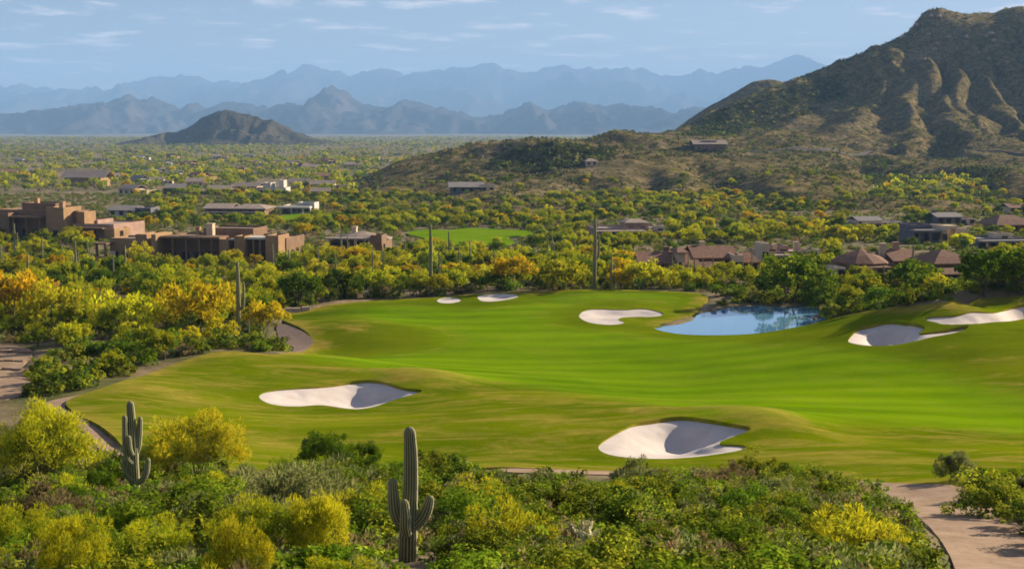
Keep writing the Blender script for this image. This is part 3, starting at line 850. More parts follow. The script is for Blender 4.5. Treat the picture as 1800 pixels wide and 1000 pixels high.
def make_plant(kind, seed, lod):
    """returns (crown V F tint bloom, trunk V F, height, radius) for a plant about natural size"""
    rng = np.random.default_rng(seed)
    tree = kind in ('pv_yellow', 'pv_green', 'pv_orange', 'mesquite')
    q = {'hi': 0, 'mid': 1, 'low': 2}[lod]
    if tree:
        Hh = 4.5; rx = rng.uniform(2.2, 2.8); rz = rng.uniform(1.5, 1.8); zc = Hh - rz * 1.05
        n = (90, 40, 12)[q]; per = (140, 42, 9)[q]
        C, r = crown_points(rng, n, rx, rz, zc, 'dome')
        cr = rng.uniform(.38, .72, len(C)) * (1, 1.1, 1.5)[q]
        narrow = kind != 'mesquite'
        w, l = ((.045, .24), (.16, .5), (.6, 1.0))[q] if narrow else ((.10, .15), (.26, .36), (.75, .9))[q]
        V, F, tint, p, ci = leaves(rng, C, cr, per, w, l, .55, narrow)
        outer = np.linalg.norm((p - np.array([0, 0, zc])) / np.array([rx, rx, rz]), axis=1)
        cb = rng.uniform(-.35, .35, len(C))[ci]
        bloom = (rng.uniform(size=len(p)) < np.clip((outer - .55) * 1.3 + cb + (p[:, 2] - zc) / rz * .25, 0, .95)).astype(float)
        tv, tf = limbs(rng, C, .09 if q else .075, zc * .5, 3 if narrow else 2, .35)
        Rr = rx
    else:
        Hh = 1.7; rx = rng.uniform(1.15, 1.45); rz = 1.2; zc = .35
        n = (46, 26, 7)[q]; per = (120, 34, 9)[q]
        C, r = crown_points(rng, n, rx, rz, zc, 'mound')
        cr = rng.uniform(.2, .42, len(C)) * (1, 1.15, 1.7)[q]
        if kind in ('grey', 'brown', 'yellow'):
            w, l = ((.035, .17), (.10, .28), (.4, .55))[q]; narrow = True
        elif kind == 'bright': w, l = ((.05, .12), (.14, .22), (.42, .5))[q]; narrow = False
        else: w, l = ((.075, .11), (.17, .22), (.45, .5))[q]; narrow = False
        V, F, tint, p, ci = leaves(rng, C, cr, per, w, l, .75, narrow)
        bloom = ((rng.uniform(size=len(p)) < .75) & (p[:, 2] > zc + .25 * rz) & ((C[ci][:, 2] + rng.uniform(-.3, .3, len(C))[ci]) > zc + .3 * rz)).astype(float)
        tv, tf = limbs(rng, C, .03, .45, 4, .6)
        Rr = rx
    return V, F, tint, bloom, tv, tf, Hh, Rr

TREES = ('pv_yellow', 'pv_green', 'pv_orange', 'mesquite')
PROTO = {}
def proto(kind, lod, k):
    key = (kind, lod, k)
    if key not in PROTO:
        V, F, ti, bl, tv, tf, h, r = make_plant(kind, hash((kind, lod)) % 1 + sum(map(ord, kind)) * 7 + k * 131 + {'hi': 0, 'mid': 1, 'low': 2}[lod] * 977, lod)
        crown = mesh_np('crown' if kind in TREES else 'foliage', V, F, [LM[kind]], attrs={'tint': ('FACE', ti), 'bloom': ('FACE', bl)})
        trunk = mesh_np('trunk' if kind in TREES else 'stems', tv, tf, [MT['bark_green'] if kind.startswith('pv') else MT['bark']], smooth_shade=True)
        PROTO[key] = (crown, trunk, h, r)
    return PROTO[key]

COMBO = {}
def combo(kind, lod, k):
    """crown and trunk in one mesh, for the uncountable scrub"""
    key = (kind, lod, k)
    if key not in COMBO:
        V, F, ti, bl, tv, tf, h, r = make_plant(kind, sum(map(ord, kind)) * 5 + k * 77 + (3 if lod == 'mid' else 9), lod)
        nf = len(F)
        me = mesh_np('scrub_plant', np.r_[V, tv], np.r_[F, tf + len(V)], [LM[kind], MT['bark']], np.r_[np.zeros(nf), np.ones(len(tf))],
                     {'tint': ('FACE', np.r_[ti, np.zeros(len(tf))]), 'bloom': ('FACE', np.r_[bl, np.zeros(len(tf))])})
        COMBO[key] = (bpy.data.objects.new('scrub_plant', me), h)
    return COMBO[key]

NAMES = {'pv_yellow': ('palo_verde_tree', 'yellow flowering palo verde tree', 'tree'), 'pv_green': ('palo_verde_tree', 'yellow-green palo verde tree', 'tree'),
         'pv_orange': ('palo_verde_tree', 'orange-tinged palo verde tree', 'tree'), 'mesquite': ('mesquite_tree', 'leafy green mesquite tree', 'tree'),
         'dark': ('desert_shrub', 'dark green leafy shrub', 'shrub'), 'bright': ('desert_shrub', 'bright green shrub', 'shrub'), 'grey': ('desert_shrub', 'grey-green twiggy shrub', 'shrub'),
         'brown': ('desert_shrub', 'brownish dry shrub', 'shrub'), 'yellow': ('desert_shrub', 'yellow flowering shrub', 'shrub')}
PLACED = []      # (object, description, zone, px, group, fixed label)
SPOTS = []       # taken ground: x, y, r
_pk = [0]
def plant(kind, x, y, h, zone, group, lod='hi', label=None, wide=1.0, sink=.05, var=None):
    _pk[0] += 1
    nv = 4 if lod == 'hi' else 6
    crown, trunk, ph, pr = proto(kind, lod, (_pk[0] if var is None else var) % nv)
    nm, desc, cat = NAMES[kind]
    z = float(top_z(x, y)[0])
    root = bpy.data.objects.new(nm, None); COL.objects.link(root)
    s = h / ph
    root.location = (x, y, z - sink); root.rotation_euler = (0, 0, random.uniform(0, 6.28)); root.scale = (s * wide, s * wide * random.uniform(.92, 1.08), s)
    link('crown' if kind in TREES else 'foliage', crown, root)
    link('trunk' if kind in TREES else 'stems', trunk, root)
    root['category'] = cat; root['group'] = group
    px, py = topix(x, y, z)
    PLACED.append((root, desc, zone, float(px), label))
    SPOTS.append((x, y, pr * s * wide))
    return root
def at_px(px, py):
    p = hit([px], [py])[0]; return float(p[0]), float(p[1])

def ok_spot(x, y, rr):
    for a, b, r in SPOTS:
        if (a - x) ** 2 + (b - y) ** 2 < ((r + rr) * .62) ** 2: return False
    return True
PATHS = [POLY[k] for k in ('path_main', 'path_left', 'path_dirt', 'path_steps', 'path_bend')]
def free(x, y, margin=.5):
    x = np.atleast_1d(x).astype(float); y = np.atleast_1d(y).astype(float)
    r = np.ones(x.shape, bool)
    for P in [POLY['turf'], POLY['pond'], POLY['fairway_far'], POLY['fairway_farther']] + PATHS:
        r &= ~inpoly(x, y, P) & (polydist(x, y, P, 10) > margin)
    return r

HOUSE_RECTS = [(0,218,335,418),(170,272,402,462),(268,508,400,467),(572,678,404,447),(1040,1170,388,416),(1122,1342,428,482),(1335,1442,425,462),(1484,1632,436,492),(1638,1718,444,494),
               (1605,1706,394,428),(1488,1592,380,402),(1640,1722,374,396),(1748,1810,378,408),(1718,1810,414,434),(352,468,360,380),(488,552,354,376),(188,268,358,380),(104,186,298,326),(455,503,314,342),(788,872,328,350),(718,932,403,427)]

# ------------------------------------------------------------------ the two saguaros that stand out, and the many beyond
m = Mat('saguaro_skin')
rib = m.attr('rib')
gcol = m.ramp(m.noise(3.0, 4, .6, m.obj()), [(.3, (.10, .115, .04)), (.7, (.16, .17, .065))])
MT['saguaro'] = m.pbr(m.mix(m.step(rib, .35, .95), gcol, (.55, .50, .32)), .8, .15)
def column(P, rad, ribs=15, dome=True):
    """ribbed cactus column along P with radii rad"""
    P = np.asarray(P, float); rad = np.asarray(rad, float)
    t = np.linspace(0, len(P) - 1, max(10, len(P) * 5)); idx = np.arange(len(P))
    Q = np.stack([np.interp(t, idx, P[:, i]) for i in range(3)], 1); r = np.interp(t, idx, rad)
    for _ in range(3): Q[1:-1] = (Q[:-2] + 2 * Q[1:-1] + Q[2:]) / 4
    if dome:
        e = unit(Q[-1] - Q[-2]); R0 = r[-1]
        a = np.linspace(.25, 1.5, 6)
        Q = np.r_[Q, Q[-1] + e * (np.sin(a) * R0 * 1.2)[:, None]]; r = np.r_[r, np.cos(a) * R0]
    T = unit(np.gradient(Q, axis=0)); T = unit(T + 1e-6)
    A = unit(np.cross(T, np.array([0, 1., .13]))); B = np.cross(T, A)
    ns = ribs * 4; an = np.arange(ns) / ns * 2 * math.pi
    prof = np.tile([1.0, .9, .80, .9], ribs); rb = np.tile([1.0, .35, 0, .35], ribs)
    wob = 1 + .02 * np.sin(np.arange(len(Q)) * 1.7)[:, None]
    V = Q[:, None, :] + (A[:, None, :] * (np.cos(an) * prof)[None, :, None] + B[:, None, :] * (np.sin(an) * prof)[None, :, None]) * (r[:, None] * wob)[:, :, None]
    k = len(Q); i = np.arange(k * ns).reshape(k, ns)
    F = np.stack([i[:-1], np.roll(i[:-1], -1, 1), np.roll(i[1:], -1, 1), i[1:]], -1).reshape(-1, 4)
    return V.reshape(-1, 3), F, np.tile(rb, k)
def cactus_part(nm, P, rad, root, ribs=15):
    V, F, rb = column(P, rad, ribs)
    return link(nm, mesh_np(nm, V, F, [MT['saguaro']], attrs={'rib': ('POINT', rb)}, smooth_shade=True), root)

def hero_saguaro(Y, trunk, arms, label, ribs):
    """stems given as photo pixels (px, py, radius px, metres nearer the camera)"""
    def conv(L):
        P, r = [], []
        for px, py, rp, near in L:
            y = Y - near; dx, dz = ray(px, py); P.append((float(dx) * y, y, CAMZ + float(dz) * y)); r.append(rp * y / FPX * 1.02)
        return np.array(P), r
    P, r = conv(trunk)
    gzv = float(gz(P[0][0], P[0][1])[0])
    org = np.array([P[0][0], P[0][1], gzv])
    P[0][2] = gzv - .2
    root = bpy.data.objects.new('saguaro_cactus', None); COL.objects.link(root); root.location = org
    cactus_part('trunk', P - org, r, root, ribs)
    for a in arms:
        P, r = conv(a); cactus_part('arm', P - org, r, root, max(9, ribs - 4))
    tag(root, label, 'cactus', 'saguaro cacti')
    SPOTS.append((org[0], org[1], .9))
    return root
hero_saguaro(36, [(717,1015,17,0),(717,960,17,0),(718,925,16,0),(720,890,14,0),(722,850,13,0),(722,800,12.5,0),(720,762,10.5,0)],
             [[(712,926,9,.1),(700,915,10.5,.12),(693,895,11,.12),(691,870,10,.12),(690,850,8.5,.12)],
              [(716,940,8,.25),(712,925,10,.36),(713,905,10,.38),(711,886,8,.38)],
              [(722,930,9,0),(735,918,10.5,0),(746,905,11,0),(752,890,10,0),(755,879,8,0)]],
             'big three-armed saguaro cactus rising from the thicket at bottom centre', 16)
hero_saguaro(58, [(238,900,8,0),(236,850,9.5,0),(233,800,10,0),(231,750,8.5,0),(229,712,6.5,0)],
             [[(232,815,5,.2),(224,808,5.5,.3),(220,790,5.5,.3),(219,735,4.5,.3)],
              [(238,800,5,-.1),(243,785,5.5,-.1),(245,760,5.5,-.1),(246,737,4.5,-.1)],
              [(234,842,5,.1),(224,838,5.5,.2),(220,828,5,.2),(218,812,4,.2)],
              [(239,850,5,.1),(252,842,5.5,.1),(258,828,5.5,.1),(260,810,4.5,.1)],
              [(233,800,4,.3),(228,790,4.5,.4),(226,770,4.5,.4)]],
             'many-armed saguaro cactus between two flowering palo verdes at lower left', 13)

SAG = [(420,602,124,1,'tall thin saguaro standing alone behind the left grassy mound'),(438,612,44,0,'short saguaro at the foot of the tall thin one, left'),(405,610,30,0,None),
 (757,515,104,0,'tallest saguaro behind the far left fairway edge'),(789,462,48,2,None),(807,484,44,1,None),(913,462,40,0,None),(600,455,38,0,None),(611,460,40,1,None),(626,464,38,2,None),(641,456,34,0,None),
 (573,520,40,1,None),(542,470,34,0,None),(27,458,56,1,None),(75,462,40,0,None),(134,500,66,2,None),(221,492,52,0,None),(97,532,32,1,None),(176,560,44,0,None),(3,488,46,1,None),
 (1045,507,108,1,'tall saguaro standing between two yellow palo verdes by the far green'),(962,466,46,0,None),(970,470,48,1,None),(1074,510,58,0,None),(1080,508,44,1,None),(1112,508,42,0,None),(1181,486,34,1,None),(1190,494,34,0,None),
 (1209,496,40,0,None),(1220,498,40,1,None),(1235,492,34,2,None),(1253,486,30,0,None),(1321,482,42,0,None),(1354,482,36,1,None),(1445,520,32,0,None),(1507,494,26,0,None),(1552,500,34,1,None),(1575,478,44,0,None),(1603,498,60,2,None),
 (700,478,30,0,None),(735,500,34,1,None),(850,500,36,0,None),(880,470,30,1,None),(1140,470,30,0,None),(1290,470,28,1,None),(260,478,30,0,None),(470,500,28,1,None),(1400,470,28,0,None),(1480,455,26,0,None),(480,478,42,1,None),(508,492,46,0,None),(560,478,40,0,None),(590,498,44,2,None),(655,498,50,0,None),(672,476,38,1,None),(712,470,40,0,None),(772,498,52,1,None),(826,476,46,0,None),(868,490,44,2,None),(896,474,36,0,None),(945,476,40,1,None),(1010,470,40,0,None),(1095,476,40,1,None),(50,492,44,0,None),(110,478,40,0,None),(155,476,46,1,None),(200,500,46,0,None)]
SAGP = []
for v in range(3):
    parts = [(('trunk'), [(0, 0, -.4), (0, 0, 1.5), (.05, 0, 3.5), (.02, 0, 5.2)], [.2, .24, .23, .16])]
    if v >= 1: parts.append(('arm', [(.1, 0, 2.2), (.5, .05, 2.35), (.62, .05, 2.8), (.62, .05, 3.9)], [.12, .15, .15, .11]))
    if v == 2: parts.append(('arm', [(-.1, 0, 1.9), (-.45, -.1, 2.05), (-.58, -.1, 2.5), (-.56, -.1, 3.3)], [.12, .15, .14, .1]))
    SAGP.append([(n, (lambda r: mesh_np(n, r[0], r[1], [MT['saguaro']], attrs={'rib': ('POINT', r[2])}, smooth_shade=True))(column(P, rd, 11))) for n, P, rd in parts])
for px, py, hpx, v, lab in SAG:
    x, y = at_px(px, py); z = float(gz(x, y)[0])
    s = hpx * y / FPX / 5.4 * 1.18
    root = bpy.data.objects.new('saguaro_cactus', None); COL.objects.link(root)
    root.location = (x, y, z); root.scale = (max(.42, s * .62),) * 2 + (s,); root.rotation_euler = (0, 0, random.uniform(-.5, .5))
    for n, me in SAGP[v]: link(n, me, root)
    root['category'] = 'cactus'; root['group'] = 'saguaro cacti'
    d = ('slender armless saguaro', 'saguaro with one raised arm', 'saguaro with two raised arms')[v]
    zn = ('on the rocky slope at far left' if px < 300 else 'behind the mound left of the fairway' if px < 560 else 'in front of the dark round-roofed house' if px < 660 else 'below the distant green fairway' if px < 930
          else 'behind the yellow trees by the far green' if px < 1130 else 'in front of the tile-roofed houses' if px < 1360 else 'among the houses at right')
    PLACED.append((root, d, zn, px, lab)); SPOTS.append((x, y, .8))

# ------------------------------------------------------------------ foreground plants
G_FG = 'shrubs of the foreground thicket'
for kind, px, Y, h, wide, lab in [
 ('pv_yellow', 72, 62, 4.1, .95, 'large yellow-green palo verde filling the lower left corner'),
 ('pv_yellow', 345, 66, 3.7, 1.05, 'yellow flowering palo verde just right of the many-armed saguaro'),
 ('pv_yellow', 560, 33, 2.0, .7, 'yellow flowering palo verde left of the three-armed saguaro at the bottom edge'),
 ('pv_yellow', 415, 27, 1.7, .6, 'yellow bush top cut by the bottom edge, left of centre'),
 ('pv_yellow', 130, 28, 1.8, .8, 'yellow flowering bush cut by the bottom edge at lower left'),
 ('pv_green', 20, 36, 2.0, .8, 'green palo verde bush at the left edge near the bottom'),
 ('mesquite', 565, 70, 2.5, .85, 'dark green tree left of the three-armed saguaro below the left bunker'),
 ('mesquite', 640, 72, 2.0, .9, 'dark tree touching the turf directly behind the three-armed saguaro'),
 ('mesquite', 178, 57, 1.8, .8, 'dark green tree in shade at the foot of the many-armed saguaro'),
 ('grey', 500, 50, 2.6, 1.1, 'largest grey twiggy bush left of the three-armed saguaro'),
 ('grey', 1115, 70, 1.7, .9, 'grey-green spiky bush directly below the largest near bunker'),
 ('grey', 1685, 74, 1.7, .8, 'lone spiky grey-green bush at the turf edge beyond the cart path'),
 ('bright', 330, 44, 2.2, 1.2, 'bright green bush in front of the flowering palo verde at lower left'),
 ('dark', 1770, 60, 2.0, 1.15, 'large dark green shrub right of the cart path'),
 ('dark', 1735, 66, 1.6, .9, 'dark shrub at the far right verge of the cart path'),
 ('dark', 1830, 55, 1.8, 1.0, 'dark shrub cut by the right edge beside the cart path'),
 ('dark', 1860, 50, 1.7, 1.0, None),
 ('dark', 1470, 66, 1.4, 1.15, 'big dark shrub at the bend of the cart path'),
 ('dark', 1390, 70, 1.5, 1.1, 'dark shrub on the thicket crest below the right end of the near bunker'),
 ('brown', 1290, 72, 1.6, 1.0, 'dry brown shrub at the turf edge below the near bunker'),
 ('brown', 90, 48, 1.8, 1.0, 'brown dry bush under the large palo verde at lower left'),
 ('yellow', 350, 24, 1.0, 1.0, None), ('yellow', 240, 25, 1.0, 1.1, None)]:
    dx, _ = ray(px, 800)
    plant(kind, float(dx) * Y, Y, h, 'in the foreground', G_FG if kind not in TREES else 'trees of the foreground', label=lab, wide=wide)

def fg_zone(px, Y):
    row = 'near the bottom' if Y < 36 else 'mid-thicket' if Y < 54 else 'by the turf'
    blk = ('left of the many-armed saguaro' if px < 215 else 'between the two big saguaros' if px < 700 else 'just right of the three-armed saguaro' if px < 930 else
           'below the near bunker' if px < 1330 else 'left of the cart path' if px < 1640 else 'right of the cart path')
    return blk + ' ' + row
CLEAR = [[(1655,1040),(1628,940),(1590,905),(1545,880),(1440,852),(1450,836),(1690,846),(1720,875),(1800,926),(1800,1040)], [(120,730),(160,738),(235,800),(225,820),(150,780)],
         [(860,816),(1080,820),(1080,834),(860,830)], [(212,700),(252,700),(262,890),(218,890)]]
def keeps_view(x, y, h, r):
    kk = FPX / y; pxc = 900 + FPX * x / y
    if y < 39 and abs(pxc - 722) < 55 + r * kk * 1.1 and y > 20: return False
    z = float(gz(x, y)[0]); px, pt = topix(x, y, z + h); k = FPX / y; pb = 500 - 0 + (pt - 500) + h * k
    for q in ((px, pt), (px - r * k * .75, pt + .35 * h * k), (px + r * k * .75, pt + .35 * h * k), (px, pt + .5 * h * k), (px - .4 * r * k, pt + .1 * h * k), (px + .4 * r * k, pt + .1 * h * k)):
        for P in CLEAR:
            if inpoly(np.array([q[0]]), np.array([q[1]]), P)[0]: return False
    return True
cnt = 0
cy_ = np.sqrt(RNG.uniform(22 ** 2, 79 ** 2, 7000)); cx_ = RNG.uniform(-.40, .40, 7000) * cy_
k_ = free(cx_, cy_, .7); cx_, cy_ = cx_[k_], cy_[k_]
for x, Y in zip(cx_.tolist(), cy_.tolist()):
    px = 900 + FPX * x / Y
    h = random.uniform(.7, 1.7) * (1.0 if Y > 30 else .8) * (.5 if Y > 62 and 820 < px < 1330 else 1.0) * (1.0 if px > 700 else 1.1)
    if 840 < px < 1100:                      # low here: the dirt strip shows over these
        h = min(h, (float(topix(x, Y, gz(x, Y)[0])[1]) - 838) * Y / FPX)
        if h < .45: continue
    rr = h / 1.7 * 1.35
    if not ok_spot(x, Y, rr * 1.12) or not keeps_view(x, Y, h, rr): continue
    r = random.random()
    if px < 700:
        kind = 'bright' if r < .34 else 'dark' if r < .50 else 'grey' if r < .66 else 'yellow' if r < .76 else 'pv_green' if r < .92 else 'brown'
    else:
        kind = 'dark' if r < .62 else 'bright' if r < .86 else 'grey' if r < .91 else 'brown' if r < .94 else 'yellow'
    if Y > 58 and 450 < px < 1450 and kind == 'yellow': kind = 'dark'
    if kind == 'pv_green': h *= 1.15
    plant(kind, x, Y, h, fg_zone(px, Y), G_FG if kind != 'pv_green' else 'trees of the foreground', wide=1.08)
    cnt += 1
    if cnt > 205: break

# pale cholla cacti glinting in the thicket
MT['cholla'] = plain('cholla_spines', (.62, .56, .30), .8, .1, .2, 9)
def cholla_mesh(seed):
    rng = np.random.default_rng(seed); paths = []
    for i in range(16):
        d = unit(rng.normal(size=3) + np.array([0, 0, .9])); L = rng.uniform(.35, .6)
        p0 = np.array([0, 0, .45]); p1 = p0 + d * L * .6; p2 = p1 + unit(d + rng.normal(size=3) * .6) * L * .6
        paths.append(([p0, p1 * .5 + p0 * .5, p1, p1 * .4 + p2 * .6, p2], [.06, .085, .08, .085, .03]))
    V, F = tubes(paths, 7)
    V2, F2, ti, p, ci = leaves(rng, np.array([q for P, _ in paths for q in P[1:]]), np.full(64, .1), 30, .012, .07, 0, True)
    return mesh_np('stems', np.r_[V, V2], np.r_[F, F2 + len(V)], [MT['cholla']], smooth_shade=False), mesh_np('trunk', *tubes([([(0, 0, -.2), (0, 0, .2), (0, 0, .6)], [.08, .07, .06])]), [MT['bark']])
CH = [cholla_mesh(i) for i in range(2)]
for i, (px, py, hpx, lab) in enumerate([(1232,935,40,'pale round cholla cactus in the thicket below the near bunker'),(1260,945,28,'small pale cholla beside the larger one below the near bunker'),(1020,965,34,'pale cholla cactus near the bottom edge right of the three-armed saguaro'),
                                        (1035,985,22,None),(1150,925,20,None)]):
    x, y = at_px(px, py + 22); z = float(gz(x, y)[0])
    root = bpy.data.objects.new('cholla_cactus', None); COL.objects.link(root); s = max(.9, hpx * y / FPX / .7 + .25)
    root.location = (x, y, z); root.scale = (s * .8, s * .8, s * 1.15)
    link('stems', CH[i % 2][0], root); link('trunk', CH[i % 2][1], root)
    root['category'] = 'cactus'; root['group'] = 'pale cholla cacti'
    PLACED.append((root, 'small pale cholla cactus', 'in the thicket below the near bunker', px, lab))

# ------------------------------------------------------------------ trees and shrubs round the golf hole
G_T, G_S = 'trees around the golf hole', 'shrubs around the golf hole'
for kind, px, py, hpx, wide, lab in [
 ('pv_orange', 25, 585, 105, 1.0, 'orange-yellow palo verde at the left edge above the dirt steps'),
 ('pv_yellow', 90, 590, 92, 1.0, 'yellow palo verde at far left above the dark shrubs'),
 ('pv_yellow', 215, 600, 88, 1.1, 'bright yellow palo verde above the dark shrubs left of the mound'),
 ('pv_orange', 345, 598, 100, 1.05, 'orange-brown palo verde just left of the tall thin saguaro'),
 ('pv_green', 290, 560, 80, 1.0, None), ('mesquite', 275, 545, 70, 1.1, 'dark green mesquite behind the bright yellow palo verde at left'),
 ('pv_orange', 465, 600, 70, .9, 'orange palo verde between the tall thin saguaro and the dirt patch'),
 ('mesquite', 525, 540, 62, 1.2, 'broad green tree left of the far fairway edge'), ('mesquite', 600, 528, 52, 1.1, None), ('pv_green', 665, 522, 44, 1.1, None), ('pv_green', 725, 520, 44, 1.1, None),
 ('pv_orange', 905, 513, 62, 1.0, 'orange-yellow palo verde left of the yellow one behind the far green'),
 ('pv_yellow', 990, 512, 52, 1.25, 'broad yellow palo verde directly behind the far green'),
 ('pv_yellow', 1130, 509, 50, 1.25, 'yellow palo verde right of the tall saguaro behind the far green'),
 ('pv_green', 1245, 508, 36, 1.2, None), ('pv_green', 1310, 512, 42, 1.1, None),
 ('mesquite', 1390, 536, 92, 1.15, 'large green mesquite standing on the far shore of the pond'),
 ('mesquite', 1440, 542, 60, 1.0, 'green tree at the right end of the pond'),
 ('pv_green', 1520, 522, 46, 1.1, None), ('mesquite', 1605, 520, 66, 1.1, 'bright green tree in front of the round-roofed house'),
 ('mesquite', 1730, 520, 78, 1.2, 'large dark green tree right of the small hip-roofed house'), ('mesquite', 1790, 512, 84, 1.2, 'dark green tree at the right edge above the long bunker'),
 ('pv_yellow', 1690, 440, 30, 1.5, 'yellow rounded tree in front of the blue-grey house'),
 ('pv_yellow', 245, 470, 40, .9, 'small yellow tree against the adobe wall at left')]:
    x, y = at_px(px, py)
    plant(kind, x, y, hpx * y / FPX, 'beside the fairway', G_T if kind in TREES else G_S, 'mid' if y > 100 else 'hi', lab, wide)

for i, (px, py, h_) in enumerate([(1345,534,2.2),(1372,537,1.8),(1405,535,2.4),(1432,538,2.0),(1458,545,2.6),(1462,558,2.2),(1300,533,1.6),(1268,536,1.2)]):
    x, y = at_px(px, py); plant('dark', x, y, h_, 'right at the far water edge of the pond', G_S, 'mid', None, 1.15)
def fill(pixpoly, kinds, spacing, hr, zone, limit, group_t=G_T, group_s=G_S, lod='mid', margin=.8, screen=True):
    P = groundpoly(pixpoly, 2); lo, hi = P.min(0), P.max(0); n = 0
    xs, ys = RNG.uniform(lo[0], hi[0], limit * 40), RNG.uniform(lo[1], hi[1], limit * 40)
    k = inpoly(xs, ys, P); xs, ys = xs[k], ys[k]; k = free(xs, ys, margin)
    for x, y in zip(xs[k].tolist(), ys[k].tolist()):
        kind = random.choice(kinds); h = random.uniform(*hr) * (1 if kind in TREES else .55)
        if any((a - x) ** 2 + (b - y) ** 2 < spacing ** 2 for a, b, r in SPOTS[-260:]): continue
        z = float(top_z(x, y)[0]); px, py = topix(x, y, z); _, pt = topix(x, y, z + h)
        if screen and any(a - 8 < px < b + 8 and pt < d - .25 * (d - c) and py > c for a, b, c, d in HOUSE_RECTS): continue
        zn = zone(px) if callable(zone) else zone
        plant(kind, x, y, h, zn, group_t if kind in TREES else group_s, lod); n += 1
        if n >= limit: break
fill([(60,692),(60,645),(110,625),(180,612),(300,604),(420,598),(495,600),(490,622),(440,618),(385,616),(250,655),(110,694)], ['dark', 'dark', 'dark', 'bright'], 2.3, (2.6, 4.2),
     lambda p: 'on the slope above the left dirt path' if p < 180 else 'behind the crest of the left grassy mound' if p < 330 else 'around the tall thin saguaro', 40)
fill([(-60,600),(-60,520),(130,530),(300,500),(470,490),(560,530),(480,545),(480,600),(300,604),(170,612)], ['pv_green', 'pv_yellow', 'pv_green', 'mesquite', 'pv_green', 'pv_yellow'], 3.6, (2.3, 3.6),
     lambda p: 'at the left edge above the dark shrubs' if p < 150 else 'behind the left dark shrubs' if p < 330 else 'around the tall thin saguaro' if p < 480 else 'by the far left fairway corner', 70)
fill([(560,530),(560,490),(760,485),(960,480),(1180,480),(1240,512),(1180,514),(1000,512),(830,516),(680,524)], ['pv_green', 'pv_yellow', 'mesquite', 'pv_orange', 'pv_green'], 3.6, (2.0, 3.2),
     lambda p: 'behind the far left fairway edge' if p < 720 else 'behind the pair of far bunkers' if p < 930 else 'behind the far green', 90)
fill([(1190,508),(1180,485),(1300,485),(1480,495),(1480,524),(1440,530),(1340,515)], ['mesquite', 'pv_green', 'dark', 'dark'], 4.0, (2.0, 3.4), 'on the far shore of the pond', 26)
fill([(1462,556),(1500,520),(1600,505),(1850,500),(1850,515),(1700,524),(1600,536),(1530,546)], ['dark', 'dark', 'dark', 'mesquite'], 3.0, (3.2, 4.6),
     lambda p: 'in the hedge right of the pond' if p < 1620 else 'in the hedge above the long bunker', 34)
fill([(1470,520),(1470,480),(1850,460),(1900,505),(1700,510),(1560,520)], ['mesquite', 'pv_green', 'mesquite', 'pv_yellow'], 5.0, (2.6, 4.2), 'around the tile-roofed houses at right', 36)
fill([(-60,520),(-60,470),(260,470),(520,470),(560,490),(300,500),(130,528)], ['pv_green', 'dark', 'grey', 'brown', 'pv_yellow', 'mesquite'], 4.5, (1.8, 3.2), 'on the rocky slope below the adobe houses', 34)

# ------------------------------------------------------------------ scrub nobody could count: geometry-node scatter
def scatter(nm, pts, idx, scl, protos, label):
    """pts (n,3), idx picks the plant, scl its size; one object, instances of ready-made plants"""
    me = bpy.data.meshes.new(nm); me.vertices.add(len(pts)); me.vertices.foreach_set('co', np.asarray(pts, np.float32).ravel())
    a = me.attributes.new('pick', 'INT', 'POINT'); a.data.foreach_set('value', np.asarray(idx, np.int32))
    a = me.attributes.new('size', 'FLOAT', 'POINT'); a.data.foreach_set('value', np.asarray(scl, np.float32))
    a = me.attributes.new('turn', 'FLOAT', 'POINT'); a.data.foreach_set('value', RNG.uniform(0, 6.28, len(pts)).astype(np.float32))
    me.update()
    o = link(nm, me, kind='stuff'); o['label'] = label
    g = bpy.data.node_groups.new(nm, 'GeometryNodeTree')
    g.interface.new_socket('Geometry', in_out='INPUT', socket_type='NodeSocketGeometry')
    g.interface.new_socket('Geometry', in_out='OUTPUT', socket_type='NodeSocketGeometry')
    N, L = g.nodes, g.links
    gi, go = N.new('NodeGroupInput'), N.new('NodeGroupOutput'); jn = N.new('GeometryNodeJoinGeometry')
    def attr(n, t):
        a = N.new('GeometryNodeInputNamedAttribute'); a.data_type = t; a.inputs['Name'].default_value = n; return a.outputs['Attribute']
    ap, asz, at = attr('pick', 'INT'), attr('size', 'FLOAT'), attr('turn', 'FLOAT')
    cx = N.new('ShaderNodeCombineXYZ'); L.new(at, cx.inputs[2])
    for k, po in enumerate(protos):
        cmpn = N.new('FunctionNodeCompare'); cmpn.data_type = 'INT'; cmpn.operation = 'EQUAL'
        L.new(ap, [s for s in cmpn.inputs if s.type == 'INT' and s.enabled][0]); [s for s in cmpn.inputs if s.type == 'INT' and s.enabled][1].default_value = k
        oi = N.new('GeometryNodeObjectInfo'); oi.inputs['Object'].default_value = po; oi.inputs['As Instance'].default_value = True
        ip = N.new('GeometryNodeInstanceOnPoints')
        L.new(gi.outputs[0], ip.inputs['Points']); L.new(cmpn.outputs[0], ip.inputs['Selection'])
        L.new(oi.outputs['Geometry'], ip.inputs['Instance']); L.new(cx.outputs[0], ip.inputs['Rotation']); L.new(asz, ip.inputs['Scale'])
        L.new(ip.outputs[0], jn.inputs[0])
    L.new(jn.outputs[0], go.inputs[0])
    o.modifiers.new('scatter', 'NODES').node_group = g
    return o

def house_screen(x, y, z, h):
    px, py = topix(x, y, z); _, pt = topix(x, y, z + h)
    bad = np.zeros(px.shape, bool)
    for a, b, c, d in HOUSE_RECTS: bad |= (px > a - 6) & (px < b + 6) & (pt < d - .42 * (d - c)) & (py > c + 2)
    return ~bad

